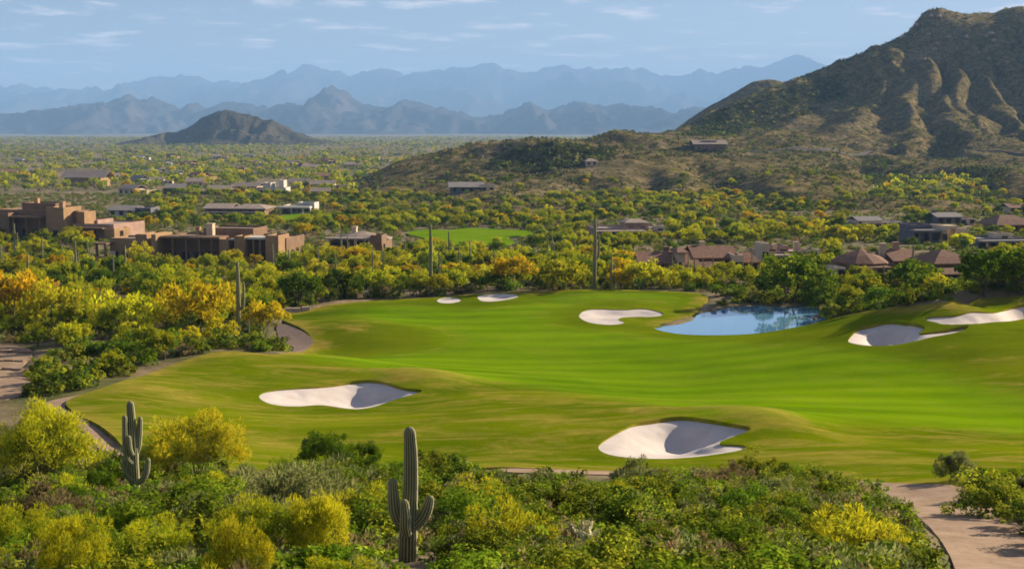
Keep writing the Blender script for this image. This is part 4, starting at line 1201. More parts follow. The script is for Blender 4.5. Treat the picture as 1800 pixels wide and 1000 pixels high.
def spread(n, y0, y1, power, clump, seed, wide=.46, thr=-.28):
    t = RNG.uniform(0, 1, n)
    y = (y0 ** power + t * (y1 ** power - y0 ** power)) ** (1 / power)
    x = RNG.uniform(-wide, wide, n) * y
    dens = fbm(x / clump, y / clump, seed, 3)
    k = dens + RNG.uniform(-.35, .35, n) > thr
    return x[k], y[k]

KM = ['pv_green', 'pv_yellow', 'mesquite', 'dark', 'bright', 'grey', 'brown', 'pv_orange']
PM = [combo(k, 'mid', i)[0] for k in KM for i in range(2)]
PL = [combo(k, 'low', i)[0] for k in KM for i in range(2)]
PH = [combo(k, 'low', i)[0] for k in ('pv_green', 'dull', 'dull', 'dull', 'bright', 'grey', 'brown', 'dark') for i in range(2)]
def pick(n, w):
    w = np.array(w, float); return RNG.choice(len(KM), n, p=w / w.sum()) * 2 + RNG.integers(0, 2, n)
def sizes(idx, lo, hi): return (lo + (hi - lo) * RNG.uniform(0, 1, len(idx)) ** 1.5) * np.where((idx // 2 == 3) | (idx // 2 == 4), 1.25, 1.0)

# around the houses, 150-800 m
x, y = spread(19000, 196, 800, 1.4, 40, 201)
far_edge = np.ones(x.shape, bool)
k = free(x, y, 1.5); x, y = x[k], y[k]
z = top_z(x, y); on = (z < gz(x, y) + .5) | (RNG.uniform(size=len(x)) < .12); x, y, z = x[on], y[on], z[on]
idx = pick(len(x), [26, 7, 14, 20, 12, 10, 15, 4]); sc = sizes(idx, .28, .98)
k = house_screen(x, y, z, sc * np.where(np.isin(idx // 2, [0, 1, 2, 7]), 4.5, 1.7))
if len(SPOTS):
    near = y < 255
    A = np.array(SPOTS); dd = ((x[near, None] - A[None, :, 0]) ** 2 + (y[near, None] - A[None, :, 1]) ** 2).min(1)
    kk = k[near]; kk &= dd > 4; k[near] = kk
scatter('desert_scrub', np.c_[x, y, z - .05][k], idx[k], sc[k], PM, 'desert trees and scrub spreading between the houses')
# low shrubs everywhere between the houses and along the far turf edge
x, y = spread(16000, 196, 800, 1.3, 25, 231, .46, -.6); k = free(x, y, 1.0); x, y = x[k], y[k]; z = top_z(x, y); idx = pick(len(x), [0, 0, 0, 30, 22, 20, 20, 0])
k = z < gz(x, y) + .5; scatter('low_scrub', np.c_[x, y, z - .05][k], idx[k], RNG.uniform(.35, .85, len(x))[k], PM, 'low scrub on the ground between the houses')
# left slope close to the hole
x = RNG.uniform(-75, -20, 900); y = RNG.uniform(118, 210, 900); k = free(x, y, 1.0); x, y = x[k], y[k]
A = np.array(SPOTS); dd = ((x[:, None] - A[None, :, 0]) ** 2 + (y[:, None] - A[None, :, 1]) ** 2).min(1); k = dd > 2.2; x, y = x[k], y[k]
idx = pick(len(x), [4, 2, 1, 20, 18, 12, 8, 1]); scatter('slope_scrub', np.c_[x, y, gz(x, y) - .05], idx, sizes(idx, .45, .85), PM, 'low scrub on the slope left of the golf hole')
# the bank behind the right-hand bunkers
x = RNG.uniform(38, 110, 1100); y = RNG.uniform(165, 212, 1100); k = free(x, y, .8); x, y = x[k], y[k]
idx = pick(len(x), [1, 0, 1, 34, 16, 8, 5, 0]); scatter('bank_scrub', np.c_[x, y, gz(x, y) - .05], idx, sizes(idx, .45, 1.0), PM, 'low dark scrub on the bank behind the right bunkers')
# the valley floor
x, y = spread(46000, 780, 6500, .35, 170, 211, .44)
z = top_z(x, y); on = (z < gz(x, y) + .5); x, y, z = x[on], y[on], z[on]; idx = pick(len(x), [30, 8, 15, 16, 10, 10, 14, 4]); sc = sizes(idx, .4, 1.4) * (1 + .25 * smooth(1500, 5000, y))
k = house_screen(x, y, z, sc * 4)
scatter('valley_scrub', np.c_[x, y, z - .1][k], idx[k], sc[k], PL, 'scrub and trees covering the valley floor')
# hillside and mountain
n = 42000; t = RNG.uniform(0, 1, n); y = 530 + t ** .9 * (1640 - 530); x = RNG.uniform(-.14, .44, n) * y
dens = fbm(x / 70, y / 70, 221, 4); k = dens + RNG.uniform(-.5, .5, n) > .02; x, y = x[k], y[k]
z = top_z(x, y); on = z > gz(x, y) + .4; x, y, z = x[on], y[on], z[on]
idx = pick(len(x), [3, 8, 8, 40, 5, 12, 16, 8]); sc = sizes(idx, .4, .95) * np.where(np.isin(idx // 2, [0, 1, 2, 7]), .65, 1.25)
scatter('hillside_scrub', np.c_[x, y, z - .1], idx, sc, PH, 'dots of scrub all over the hillside and mountain')
# dark knoll scrub; more added as shade in the hollows and mountain's left face
pp = []
for pix, n in (([(855,298),(880,278),(905,264),(950,256),(1010,256),(1075,262),(1082,278),(1010,296),(920,306)], 420), ([(1512,275),(1560,280),(1620,296),(1640,312),(1600,345),(1550,338),(1520,300)], 420), ([(1690,288),(1740,296),(1770,312),(1740,352),(1705,344),(1680,310)], 330), ([(1180,240),(1240,205),(1330,172),(1400,150),(1480,118),(1490,165),(1400,205),(1300,232)], 1300), ([(1350,345),(1420,350),(1400,372),(1340,370)], 120)):
    a = np.array(pix, float); W = hit(a[:, 0], a[:, 1], top_z); q = np.c_[RNG.uniform(W[:, 0].min(), W[:, 0].max(), n * 5), RNG.uniform(W[:, 1].min(), W[:, 1].max(), n * 5)]
    pp.append(q[inpoly(q[:, 0], q[:, 1], W)][:n])
pp = np.concatenate(pp); idx = pick(len(pp), [0, 20, 20, 50, 2, 3, 2, 8])
scatter('shade_scrub', np.c_[pp, top_z(pp[:, 0], pp[:, 1]) - .1], idx, sizes(idx, .9, 2.0), PH, 'dark scrub on the knoll, added as shade in the hollows and mountain face')
# undergrowth between the foreground shrubs
n = 3200; y = np.sqrt(RNG.uniform(20 ** 2, 80 ** 2, n)); x = RNG.uniform(-.42, .42, n) * y; k = free(x, y, .35) & ~((y < 37) & (np.abs(900 + FPX * x / y - 722) < 60)) & ~inpoly(*topix(x, y, gz(x, y) + .6), [(1672,1060),(1640,935),(1602,900),(1860,900),(1860,1060)]) & ~((y > 63) & (np.abs(900 + FPX * x / y - 970) < 130)); x, y = x[k], y[k]
idx = pick(len(x), [0, 0, 0, 30, 30, 22, 18, 0]); scatter('undergrowth', np.c_[x, y, gz(x, y) - .05], idx, RNG.uniform(.25, .62, len(x)), [combo(k, 'mid', i)[0] for k in KM for i in range(2)], 'low undergrowth between the foreground shrubs')

# ------------------------------------------------------------------ boulders
m = Mat('granite'); c = m.ramp(m.noise(.9, 6, .65, m.obj()), [(.3, (.22, .14, .08)), (.5, (.36, .25, .16)), (.72, (.48, .36, .25))])
MT['granite'] = m.pbr(c, .9, .1, m.bump(m.noise(4, 5, .7, m.obj()), .7, .1))
def boulder_mesh(seed):
    bm = bmesh.new(); bmesh.ops.create_icosphere(bm, subdivisions=3, radius=1.0)
    rng = np.random.default_rng(seed); dirs = unit(rng.normal(size=(9, 3))); off = rng.uniform(.55, .9, 9)
    for v in bm.verts:
        p = np.array(v.co)
        for d, o in zip(dirs, off):
            s = p @ d
            if s > o: p = p - d * (s - o) * .85
        p *= 1 + .05 * float(vnoise(p[0] * 3 + seed, p[1] * 3 + p[2] * 2, 5))
        v.co = p * np.array([1.25, .95, .75])
    me = bpy.data.meshes.new('boulder'); bm.to_mesh(me); bm.free(); me.materials.append(MT['granite'])
    me.polygons.foreach_set('use_smooth', np.ones(len(me.polygons), bool)); return me
BM = [boulder_mesh(i) for i in range(5)]
def boulder(px, py, wpx, zone, label=None, fn=None):
    zone = zone or ('on the slope under the stacked adobe house' if px < 165 else 'on the slope under the orange adobe wing')
    x, y = (hit([px], [py], fn)[0] if fn else at_px(px, py)); x, y = float(x), float(y); z = float(top_z(x, y)[0]); s = wpx * y / FPX / 2.4
    o = link('boulder', random.choice(BM)); o.location = (x, y, z + s * .22); o.scale = (s, s, s * random.uniform(.8, 1.2)); o.rotation_euler = (random.uniform(-.2, .2), random.uniform(-.2, .2), random.uniform(0, 6.28))
    o['category'] = 'boulder'; o['group'] = 'granite boulders'
    PLACED.append((o, 'tan granite boulder', zone, px, label))
for i in range(34):
    boulder(random.uniform(70, 265), random.uniform(468, 512), random.uniform(9, 24), None)
for i in range(12): boulder(random.uniform(330, 420), random.uniform(466, 482), random.uniform(8, 16), 'below the large adobe house')
for i in range(8): boulder(random.uniform(560, 670), random.uniform(462, 492), random.uniform(8, 15), 'below the round-roofed dark house')
for px, py, w, l in [(480,556,22,'pale boulder at the near end of the low wall behind the dirt patch'),(1255,548,13,None),(1238,556,10,None),(1440,556,16,'pale boulder at the right end of the pond'),(1432,562,10,None),(1395,548,12,None),(1375,546,9,None)]:
    boulder(px, py, w, 'on the pond shore', l)
for i in range(24):
    boulder(random.uniform(1560, 1795), random.uniform(30, 120), random.uniform(5, 13), 'on the mountain top', fn=top_z)

# ------------------------------------------------------------------ houses
def stucco(name, col):
    m = Mat(name); o = m.obj()
    c = m.mix(m.step(m.noise(.5, 5, .6, o), .35, .65), tuple(v * .85 for v in col), tuple(min(1, v * 1.12) for v in col))
    st = m.noise(1.2, 4, .6, m.scale(o, (1, 1, .15)))
    c = m.mix(m.math('MULTIPLY', m.step(st, .5, .75), .25), c, tuple(v * .6 for v in col))
    return m.pbr(c, .92, .1)
HM = {'adobe': stucco('adobe_stucco', (.42, .26, .14)), 'brown': stucco('brown_stucco', (.24, .15, .09)), 'orange': stucco('orange_stucco', (.36, .225, .115)), 'cream': stucco('cream_stucco', (.62, .48, .32)),
      'white': stucco('pale_stucco', (.58, .53, .45)), 'slate': stucco('slate_stucco', (.17, .16, .165)), 'pink': stucco('rose_stucco', (.42, .27, .20)),
      'roof': stucco('flat_roofing', (.36, .28, .22)), 'roofg': stucco('grey_roofing', (.29, .255, .225)), 'wood': stucco('dark_timber', (.07, .045, .03))}
m = Mat('clay_tile'); o_ = m.obj()
w = m.n('ShaderNodeTexWave', wave_type='BANDS', bands_direction='Z'); w.inputs['Scale'].default_value = 1.6; w.inputs['Distortion'].default_value = 1.0; m.put(w.inputs['Vector'], o_)
c = m.mix(m.step(m.noise(1.5, 4, .6, o_), .35, .65), (.20, .11, .07), (.33, .19, .12)); c = m.mix(m.math('MULTIPLY', w.outputs['Fac'], .35), c, (.16, .075, .045))
HM['tile'] = m.pbr(c, .85, .15)
m = Mat('window_glass'); HM['glass'] = m.pbr((.02, .025, .03), .08, .6)

def boxes(nm, L, mat, parent, bevel=0.0):
    """one part made of axis-aligned boxes (x0,x1,y0,y1,z0,z1)"""
    bm = bmesh.new()
    for x0, x1, y0, y1, z0, z1 in L:
        v = [bm.verts.new(p) for p in ((x0, y0, z0), (x1, y0, z0), (x1, y1, z0), (x0, y1, z0), (x0, y0, z1), (x1, y0, z1), (x1, y1, z1), (x0, y1, z1))]
        for f in ((0, 3, 2, 1), (4, 5, 6, 7), (0, 1, 5, 4), (1, 2, 6, 5), (2, 3, 7, 6), (3, 0, 4, 7)): bm.faces.new([v[i] for i in f])
    if bevel: bmesh.ops.bevel(bm, geom=[e for e in bm.edges], offset=bevel, segments=2, affect='EDGES')
    me = bpy.data.meshes.new(nm); bm.to_mesh(me); bm.free(); me.materials.append(mat)
    return link(nm, me, parent)

class House:
    def __init__(s, px, py, yaw, label, name='adobe_house', fn=None, cat='house', group='houses among the desert trees'):
        p = hit([px], [py], fn)[0] if fn else hit([px], [py])[0]
        s.x, s.y = float(p[0]), float(p[1]); s.px, s.py = px, py
        z = float(top_z(s.x, s.y)[0]); s.k = s.y / FPX * math.sqrt(1 + (s.x / s.y) ** 2)
        s.r = bpy.data.objects.new(name, None); COL.objects.link(s.r); s.r.location = (s.x, s.y, z); s.r.rotation_euler = (0, 0, R(yaw))
        tag(s.r, label, cat, group)
    def X(s, px): return (px - s.px) * s.k
    def Z(s, py): return (s.py - py) * s.k
    def block(s, p0, p1, top, dep, y=0, mat='adobe', win=0, roof='roof', wh=1.5, ww=1.3, door=False, side=False):
        x0, x1, h = s.X(p0), s.X(p1), s.Z(top)
        t = min(.35, (x1 - x0) * .2); par = .45
        bm = bmesh.new()
        def ring(a, z): return [bm.verts.new(q) for q in ((x0 + a, y + a, z), (x1 - a, y + a, z), (x1 - a, y + dep - a, z), (x0 + a, y + dep - a, z))]
        rs = [ring(-.0, -3), ring(.05, h - .12), ring(.14, h), ring(t, h), ring(t, h - par)]
        for A, B in zip(rs, rs[1:]):
            for i in range(4): bm.faces.new((A[i], A[(i + 1) % 4], B[(i + 1) % 4], B[i]))
        me = bpy.data.meshes.new('wall'); bm.to_mesh(me); bm.free(); me.materials.append(HM[mat])
        w = link('wall', me, s.r)
        boxes('roof', [(x0 + t - .02, x1 - t + .02, y + t - .02, y + dep - t + .02, h - par - .15, h - par + .03)], HM[roof], s.r)
        if win:
            step = (x1 - x0) / win
            for i in range(win):
                s.window(x0 + step * (i + .5), y, min(h * .55, 1.75), min(ww, step * .6), min(wh, h * .5))
        if side: s.window(x1, y + dep * .45, min(h * .55, 1.75), 1.2, min(wh, h * .5), side=True)
        if door: boxes('door', [(x0 + .6, x0 + 1.6, y - .07, y + .05, -.3, min(2.1, h * .8))], HM['wood'], s.r)
        return w
    def window(s, xc, y, zc, w, h, side=False):
        f = .12; a, b, c, d = -w / 2, w / 2, zc - h / 2, zc + h / 2
        L = [(a - f, b + f, -.10, .04, d, d + f), (a - f, b + f, -.16, .04, c - f, c), (a - f, a, -.10, .04, c, d), (b, b + f, -.10, .04, c, d), (-.035, .035, -.07, .03, c, d)]
        fr = boxes('window', L, HM['wood'], s.r); pn = boxes('pane', [(a, b, -.025, .03, c, d)], HM['glass'], fr)
        fr.location = (xc, y, 0)
        if side: fr.rotation_euler = (0, 0, math.pi / 2)
    def slab(s, p0, p1, top, thick, dep, y, cols=(), mat='cream', cmat='adobe', cw=.5):
        """porch roof with posts"""
        x0, x1, h = s.X(p0), s.X(p1), s.Z(top)
        boxes('porch_roof', [(x0, x1, y - .02, y + dep, h - thick, h)], HM[mat], s.r, .04)
        for c in cols: boxes('column', [(s.X(c) - cw / 2, s.X(c) + cw / 2, y + .3, y + .3 + cw, -3, h - thick - .003)], HM[cmat], s.r, .05)
    def hip(s, p0, p1, eave, top, dep, y, sides=4, mat='tile', ridge=.35):
        x0, x1 = s.X(p0), s.X(p1); ze, zt = s.Z(eave), s.Z(top); xc, yc = (x0 + x1) / 2, y + dep / 2; rx, ry = (x1 - x0) / 2, dep / 2
        bm = bmesh.new()
        if sides == 4: P = [(-1, -1), (1, -1), (1, 1), (-1, 1)]
        else: P = [(math.cos(a), math.sin(a)) for a in [2 * math.pi * (i + .5) / sides for i in range(sides)]]
        lo = [bm.verts.new((xc + p * rx, yc + q * ry, ze - .25)) for p, q in P]; e = [bm.verts.new((xc + p * rx, yc + q * ry, ze)) for p, q in P]
        rr = ridge if sides == 4 else .06
        m2 = [bm.verts.new((xc + p * rx * (.55 + rr * .45), yc + q * ry * .55, ze + (zt - ze) * .52)) for p, q in P]
        t = [bm.verts.new((xc + p * rx * rr, yc + q * ry * .04, zt)) for p, q in P]
        n = len(P)
        for A, B in ((lo, e), (e, m2), (m2, t)):
            for i in range(n): bm.faces.new((A[i], A[(i + 1) % n], B[(i + 1) % n], B[i]))
        bm.faces.new(t); bm.faces.new(lo[::-1])
        me = bpy.data.meshes.new('roof'); bm.to_mesh(me); bm.free(); me.materials.append(HM[mat]); return link('roof', me, s.r)
    def gable(s, p0, p1, eave, top, dep, y, mat='tile'):
        x0, x1 = s.X(p0), s.X(p1); ze, zt = s.Z(eave), s.Z(top); yc = y + dep / 2
        V = [(x0, y, ze), (x1, y, ze), (x1, y + dep, ze), (x0, y + dep, ze), (x0, yc, zt), (x1, yc, zt)]; V += [(a, b, c - .22) for a, b, c in V]
        bm = bmesh.new(); v = [bm.verts.new(p) for p in V]
        for f in ((0, 1, 5, 4), (2, 3, 4, 5), (7, 6, 10, 11), (9, 8, 11, 10), (0, 6, 7, 1), (2, 8, 9, 3), (0, 4, 10, 6), (4, 3, 9, 10), (1, 7, 11, 5), (5, 11, 8, 2)): bm.faces.new([v[i] for i in f])
        me = bpy.data.meshes.new('roof'); bm.to_mesh(me); bm.free(); me.materials.append(HM[mat]); return link('roof', me, s.r)
    def chimney(s, px, top, w=.9, y=4, mat='adobe'):
        x = s.X(px); boxes('chimney', [(x - w / 2, x + w / 2, y, y + w, 1, s.Z(top)), (x - w / 2 - .1, x + w / 2 + .1, y - .1, y + w + .1, s.Z(top) + .003, s.Z(top) + .25)], HM[mat], s.r, .03)

h = House(390, 467, -12, 'large flat-roofed adobe house with lit orange piers at left')
h.block(274, 500, 420, 12, 3.2, 'brown', 9, wh=2.0, ww=1.8); h.block(330, 425, 407, 9, 8, 'brown', 3); h.block(389, 407, 421, 4.0, -1, 'orange'); h.block(418, 438, 415, 5, -1.5, 'orange', side=True); h.block(474, 498, 413, 7, -1.2, 'orange', side=True)  # brown blocks paint the shaded front, orange ones the sunlit piers
h.block(268, 277, 414, 9, -2.5, 'orange'); h.slab(277.5, 388.5, 418, .5, 5.5, -.6, (300, 325, 350, 372), 'brown', 'brown'); h.slab(407.5, 417.5, 420, .4, 4, -.4, (), 'white'); h.slab(438.5, 473.5, 417, .5, 5, -.8, (450, 462), 'white', 'brown'); h.chimney(355, 399, 1.6, 4, 'cream'); h.chimney(316, 408, 1.0, 9)
h = House(220, 462, -14, 'orange adobe wing with arched entry left of the large adobe house')
h.block(192, 252, 421, 9, 0, 'orange', 3); h.block(246, 268, 413, 10, -1.5, 'orange', 1, side=True); h.block(168, 205, 449, 1.2, -6, 'orange'); h.block(216, 223, 440, 1.6, -6.5, 'cream', door=True); h.slab(176, 200, 428, .4, 4, -3.6, (180, 196), 'brown', 'brown')
h = House(60, 420, -16, 'brown stacked adobe house at the far left edge')
h.block(-20, 88, 373, 14, 2, 'brown', 5); h.block(84, 118, 367, 9, 0, 'orange', 1, side=True); h.block(10, 76, 363, 8, 7, 'brown', 3, roof='roof'); h.block(-40, 20, 377, 10, -2, 'brown', 2); h.block(127, 142, 375, 6, 4, 'orange'); h.block(118, 127, 374, 6, 5, 'brown'); h.chimney(98, 360, 1.3, 4); h.chimney(30, 357, 1.2, 9); h.slab(-20, 80, 382, .5, 3.4, -1.4, (0, 25, 50, 75), 'brown', 'brown')  # orange blocks paint sunlit faces, the narrow brown one a dark gap
h = House(160, 420, -18, 'long low adobe house with a broad flat roof at left')
h.block(100, 205, 394, 16, 0, 'pink', 4, roof='roof'); h.block(196, 216, 400, 8, -2.5, 'orange', side=True); h.block(110, 150, 390, 8, 6, 'pink', 1); h.slab(120, 195, 399, .4, 3, -3.0, (125, 150, 175), 'brown', 'brown')
h = House(622, 446, -8, 'dark house with a rounded roof behind a row of saguaros')
h.block(576, 672, 424, 10, 2, 'brown', 5, wh=2.2, ww=2.2); h.hip(568, 680, 421, 410, 15, -.4, 10, 'roof'); h.slab(570, 660, 418, .4, 3.4, -1.6, (580, 602, 626, 652), 'roof', 'cream'); h.chimney(612, 403, 1.3, 6, 'cream'); h.block(655, 676, 412, 6, -2.2, 'brown', side=True)
h = House(1105, 417, 6, 'low long house with a pale terrace below the foothill')
h.block(1045, 1168, 402, 14, 2, 'pink', 6, wh=1.8, ww=2.4, roof='roofg'); h.slab(1044, 1166, 405, .5, 4.6, -2.8, (1050, 1072, 1096, 1120, 1144, 1162), 'roof', 'cream'); h.block(1105, 1148, 394, 9, 6, 'pink', 2); h.block(1150, 1168, 397, 5, -2, 'cream', 1); h.chimney(1052, 391, 1.3, 6, 'pink'); h.hip(1103, 1150, 394, 389, 11, 5.2, 4, 'roof')
h = House(1225, 483, 4, 'sprawling red-tiled house behind the far green', 'tile_roofed_house')
h.block(1150, 1225, 462, 10, 1, 'pink', 3); h.gable(1122, 1230, 462, 446, 12, 0); h.block(1190, 1203, 442, 6, -1, 'cream', 1); h.block(1226, 1300, 455, 11, 3, 'adobe', 3); h.gable(1222, 1304, 455, 438, 13, 2); h.block(1288, 1306, 448, 6, -1, 'cream', 1); h.hip(1300, 1342, 462, 448, 9, 1); h.block(1305, 1338, 462, 7, 2, 'brown', 2); h.hip(1186, 1207, 442, 436, 8, -2, 4); h.gable(1195, 1262, 472, 459, 9, -5.5); h.block(1200, 1258, 472, 7, -4.5, 'brown', 3); h.chimney(1180, 440, 1.1, 6, 'brown'); h.chimney(1250, 433, 1.0, 9, 'cream')
h = House(1390, 462, 6, 'flat-roofed cream house with a square tower behind the pond trees')
h.block(1340, 1432, 442, 11, 1, 'pink', 4); h.block(1338, 1352, 427, 6, 0, 'cream', 1, side=True); h.block(1418, 1440, 438, 6, -1, 'cream', 1); h.slab(1352, 1420, 446, .5, 4, -2.4, (1358, 1380, 1402), 'roof', 'brown'); h.chimney(1412, 430, 1.1, 5, 'cream'); h.chimney(1375, 434, .9, 6, 'cream'); h.block(1360, 1400, 436, 6, 6, 'pink', 2)
h = House(1558, 493, 8, 'house with a rounded red tile roof right of the pond', 'tile_roofed_house')
h.block(1495, 1580, 465, 9, 1.5, 'brown', 3, wh=2.0, ww=2.0); h.hip(1484, 1582, 464, 444, 13, -.5, 10); h.block(1582, 1628, 462, 9, 3, 'pink', 2); h.gable(1578, 1634, 462, 446, 11, 2); h.slab(1500, 1560, 468, .4, 4, -2.5, (1508, 1530, 1553), 'brown', 'cream', .6); h.chimney(1575, 437, 1.1, 6, 'cream'); h.chimney(1603, 436, 1.0, 7, 'pink'); h.block(1470, 1486, 470, 6, 0, 'cream', 1)
h = House(1678, 495, 10, 'small house with a pointed hip roof near the right edge', 'tile_roofed_house')
h.block(1650, 1712, 466, 8, 1, 'orange', 2); h.hip(1640, 1720, 464, 445, 10.5, 0, 4, ridge=.08); h.gable(1640, 1700, 478, 470, 5, -3.5); h.block(1648, 1694, 478, 4, -3, 'brown', 2, door=True)
h = House(1655, 428, 8, 'blue-grey modern house with a beige arch below the mountain')
h.block(1606, 1652, 406, 10, 0, 'slate', 3); h.slab(1604, 1656, 404, .5, 3, -2.0, (1612, 1630), 'roofg', 'slate'); h.block(1652, 1663, 398, 8, -1, 'cream', 1); h.slab(1663.5, 1681, 398, .8, 5, -.6, (1679,), 'cream', 'cream'); h.block(1681, 1704, 404, 8, 1, 'cream', 2); h.block(1612, 1650, 398, 7, 5, 'slate', 2, roof='roofg')
h = House(1540, 403, 6, 'pale low house on the slope under the mountain, left of the blue-grey one')
h.block(1508, 1552, 388, 10, 0, 'cream', 3); h.block(1552, 1590, 391, 9, 2, 'white', 3); h.block(1490, 1510, 394, 7, 2, 'slate', 1); h.slab(1512, 1550, 390, .5, 3, -2, (1516, 1532, 1547), 'cream', 'cream'); h.gable(1506, 1553, 388, 382, 11.5, -.8, 'roofg')
h = House(1680, 397, 8, 'grey house highest up the slope near the right edge')
h.block(1646, 1690, 382, 10, 0, 'slate', 3, roof='roofg'); h.block(1690, 1720, 386, 8, 1.5, 'cream', 2); h.gable(1644, 1692, 382, 376, 11.5, -.8, 'roofg'); h.chimney(1654, 373, 1.2, 5, 'slate')
h = House(1782, 410, 8, 'terracotta-roofed house at the right edge under the mountain', 'tile_roofed_house')
h.block(1760, 1815, 397, 11, 1, 'orange', 3); h.hip(1750, 1822, 396, 382, 14, -.5); h.block(1755, 1772, 400, 6, -2.5, 'cream', 1)
h = House(1770, 436, 8, 'long flat slate house at the right edge below the terracotta roof')
h.block(1722, 1812, 420, 10, 1, 'slate', 5, roof='roofg'); h.slab(1720, 1810, 422, .5, 3, -2, (1730, 1755, 1780), 'roofg', 'cream'); h.block(1770, 1795, 414, 6, 5, 'cream', 1)
h = House(410, 381, -6, 'long low brown house with a wavy roof beyond the large adobe house')
h.block(358, 464, 368, 14, 1, 'brown', 6, roof='roof'); h.gable(354, 405, 367, 360, 16, 0, 'roof'); h.hip(400, 468, 367, 361, 16, -.2, 4, 'roof'); h.slab(362, 460, 372, .5, 3.5, -2.6, (370, 395, 420, 445), 'roof', 'brown')
h = House(520, 376, -6, 'white flat house beside a small patch of fairway')
h.block(495, 545, 362, 12, 1, 'white', 4, wh=2, ww=2.5); h.block(520, 550, 357, 8, 3, 'white', 2); h.slab(490, 548, 363, .7, 4, -3, (496, 515, 535), 'white', 'white')
h = House(228, 381, -8, 'pale house with a blue-grey end left of the long brown house')
h.block(190, 236, 370, 10, 0, 'white', 3); h.block(236, 264, 366, 9, 1, 'slate', 2, roof='roofg'); h.gable(187, 238, 370, 363, 12, -1, 'roofg')
h = House(145, 327, -6, 'terracotta house on bare ground far up the valley at left', 'tile_roofed_house')
h.block(112, 176, 314, 16, 1, 'orange', 4); h.gable(106, 184, 313, 302, 19, -.4, 'roof'); h.block(150, 186, 318, 9, -4, 'orange', 2)
h = House(480, 343, -6, 'white house with two pale towers in mid-valley')
h.block(462, 476, 322, 10, 0, 'white', 1); h.block(476, 502, 330, 10, 1, 'white', 3); h.block(486, 495, 318, 7, 5, 'white', 1); h.block(455, 464, 332, 7, 0, 'cream', 1)
h = House(830, 351, 4, 'low grey house at the foot of the foothill')
h.block(792, 850, 341, 14, 0, 'slate', 4, roof='roofg'); h.block(846, 870, 337, 10, 1, 'cream', 2); h.gable(788, 852, 341, 333, 17, -1, 'roofg')
h = House(1250, 266, 4, 'brown house on the saddle between foothill and mountain', fn=top_z)
h.block(1222, 1276, 254, 16, 0, 'brown', 4); h.block(1236, 1262, 248, 9, 4, 'brown', 2); h.gable(1218, 1280, 254, 247, 19, -1, 'roof')
h = House(1040, 292, 4, 'small pale house on the front of the foothill', fn=top_z)
h.block(1030, 1050, 284, 10, 0, 'cream', 2); h.hip(1028, 1052, 284, 279, 12, -.8, 4, 'roof')
h = House(1790, 376, 4, 'tan house low on the mountain slope at the right edge', fn=top_z)
h.block(1776, 1806, 366, 10, 0, 'cream', 3); h.gable(1773, 1809, 366, 360, 12, -1)

# smaller houses scattered over the valley floor
FP = []
for mt_, rf in (('white', 'roofg'), ('cream', 'roof'), ('adobe', 'tile'), ('brown', 'roof')):
    t = bpy.data.objects.new('valley_house', None)
    hh = House.__new__(House); hh.px = hh.py = 0; hh.k = 1.0; hh.r = t; hh.x = hh.y = 0
    hh.block(-11, 3, -3.6, 11, 0, mt_, 3); hh.block(3, 12, -3.0, 9, 1, mt_, 2)
    hh.gable(-12, 3.8, -3.5, -5.6, 13, -1, rf)
    ch = [(c, [g for g in c.children]) for c in t.children]
    FP.append((t, ch))
fz = lambda p: 'at far left' if p < 180 else 'beyond the long brown house' if p < 420 else 'in mid-valley' if p < 650 else 'before the foothill' if p < 950 else 'under the mountain'
cnt = 0; VH = []
for it in range(1500):
    px = random.uniform(10, 930); py = random.uniform(287, 352) if random.random() < .75 else random.uniform(262, 290)
    if px > 640 and py > 250 + (900 - px) * .4 and py > 325: continue
    if any(a - 12 < px < b + 12 and c - 14 < py < d + 14 for a, b, c, d in HOUSE_RECTS): continue
    x, y = at_px(px, py); z = float(top_z(x, y)[0])
    if abs(z - float(gz(x, y)[0])) > .2: continue
    if any(abs(q[0] - px) < 34 and abs(q[1] - py) < 10 for q in VH): continue
    VH.append((px, py))
    i = random.choice((0, 1, 1, 2, 2, 3)); t, ch = FP[i]
    r = bpy.data.objects.new('valley_house', None); COL.objects.link(r); r.location = (x, y, z); r.rotation_euler = (0, 0, random.uniform(-.6, .3)); r.scale = (random.uniform(.65, 1.1),) * 2 + (random.uniform(.85, 1.15),)
    for c, gs in ch:
        c2 = c.copy(); COL.objects.link(c2); c2.parent = r
        for g in gs: g2 = g.copy(); COL.objects.link(g2); g2.parent = c2
    r['category'] = 'house'; r['group'] = 'small houses of the valley floor'
    PLACED.append((r, ('small whitish house', 'small cream house', 'small adobe house with tiled roof', 'small brown house')[i], 'on the valley floor ' + fz(px), px, None))
    cnt += 1
    if cnt >= 50: break
for t, ch in FP:
    for c, gs in ch:
        for g in gs: bpy.data.objects.remove(g)
        bpy.data.objects.remove(c)
    bpy.data.objects.remove(t)

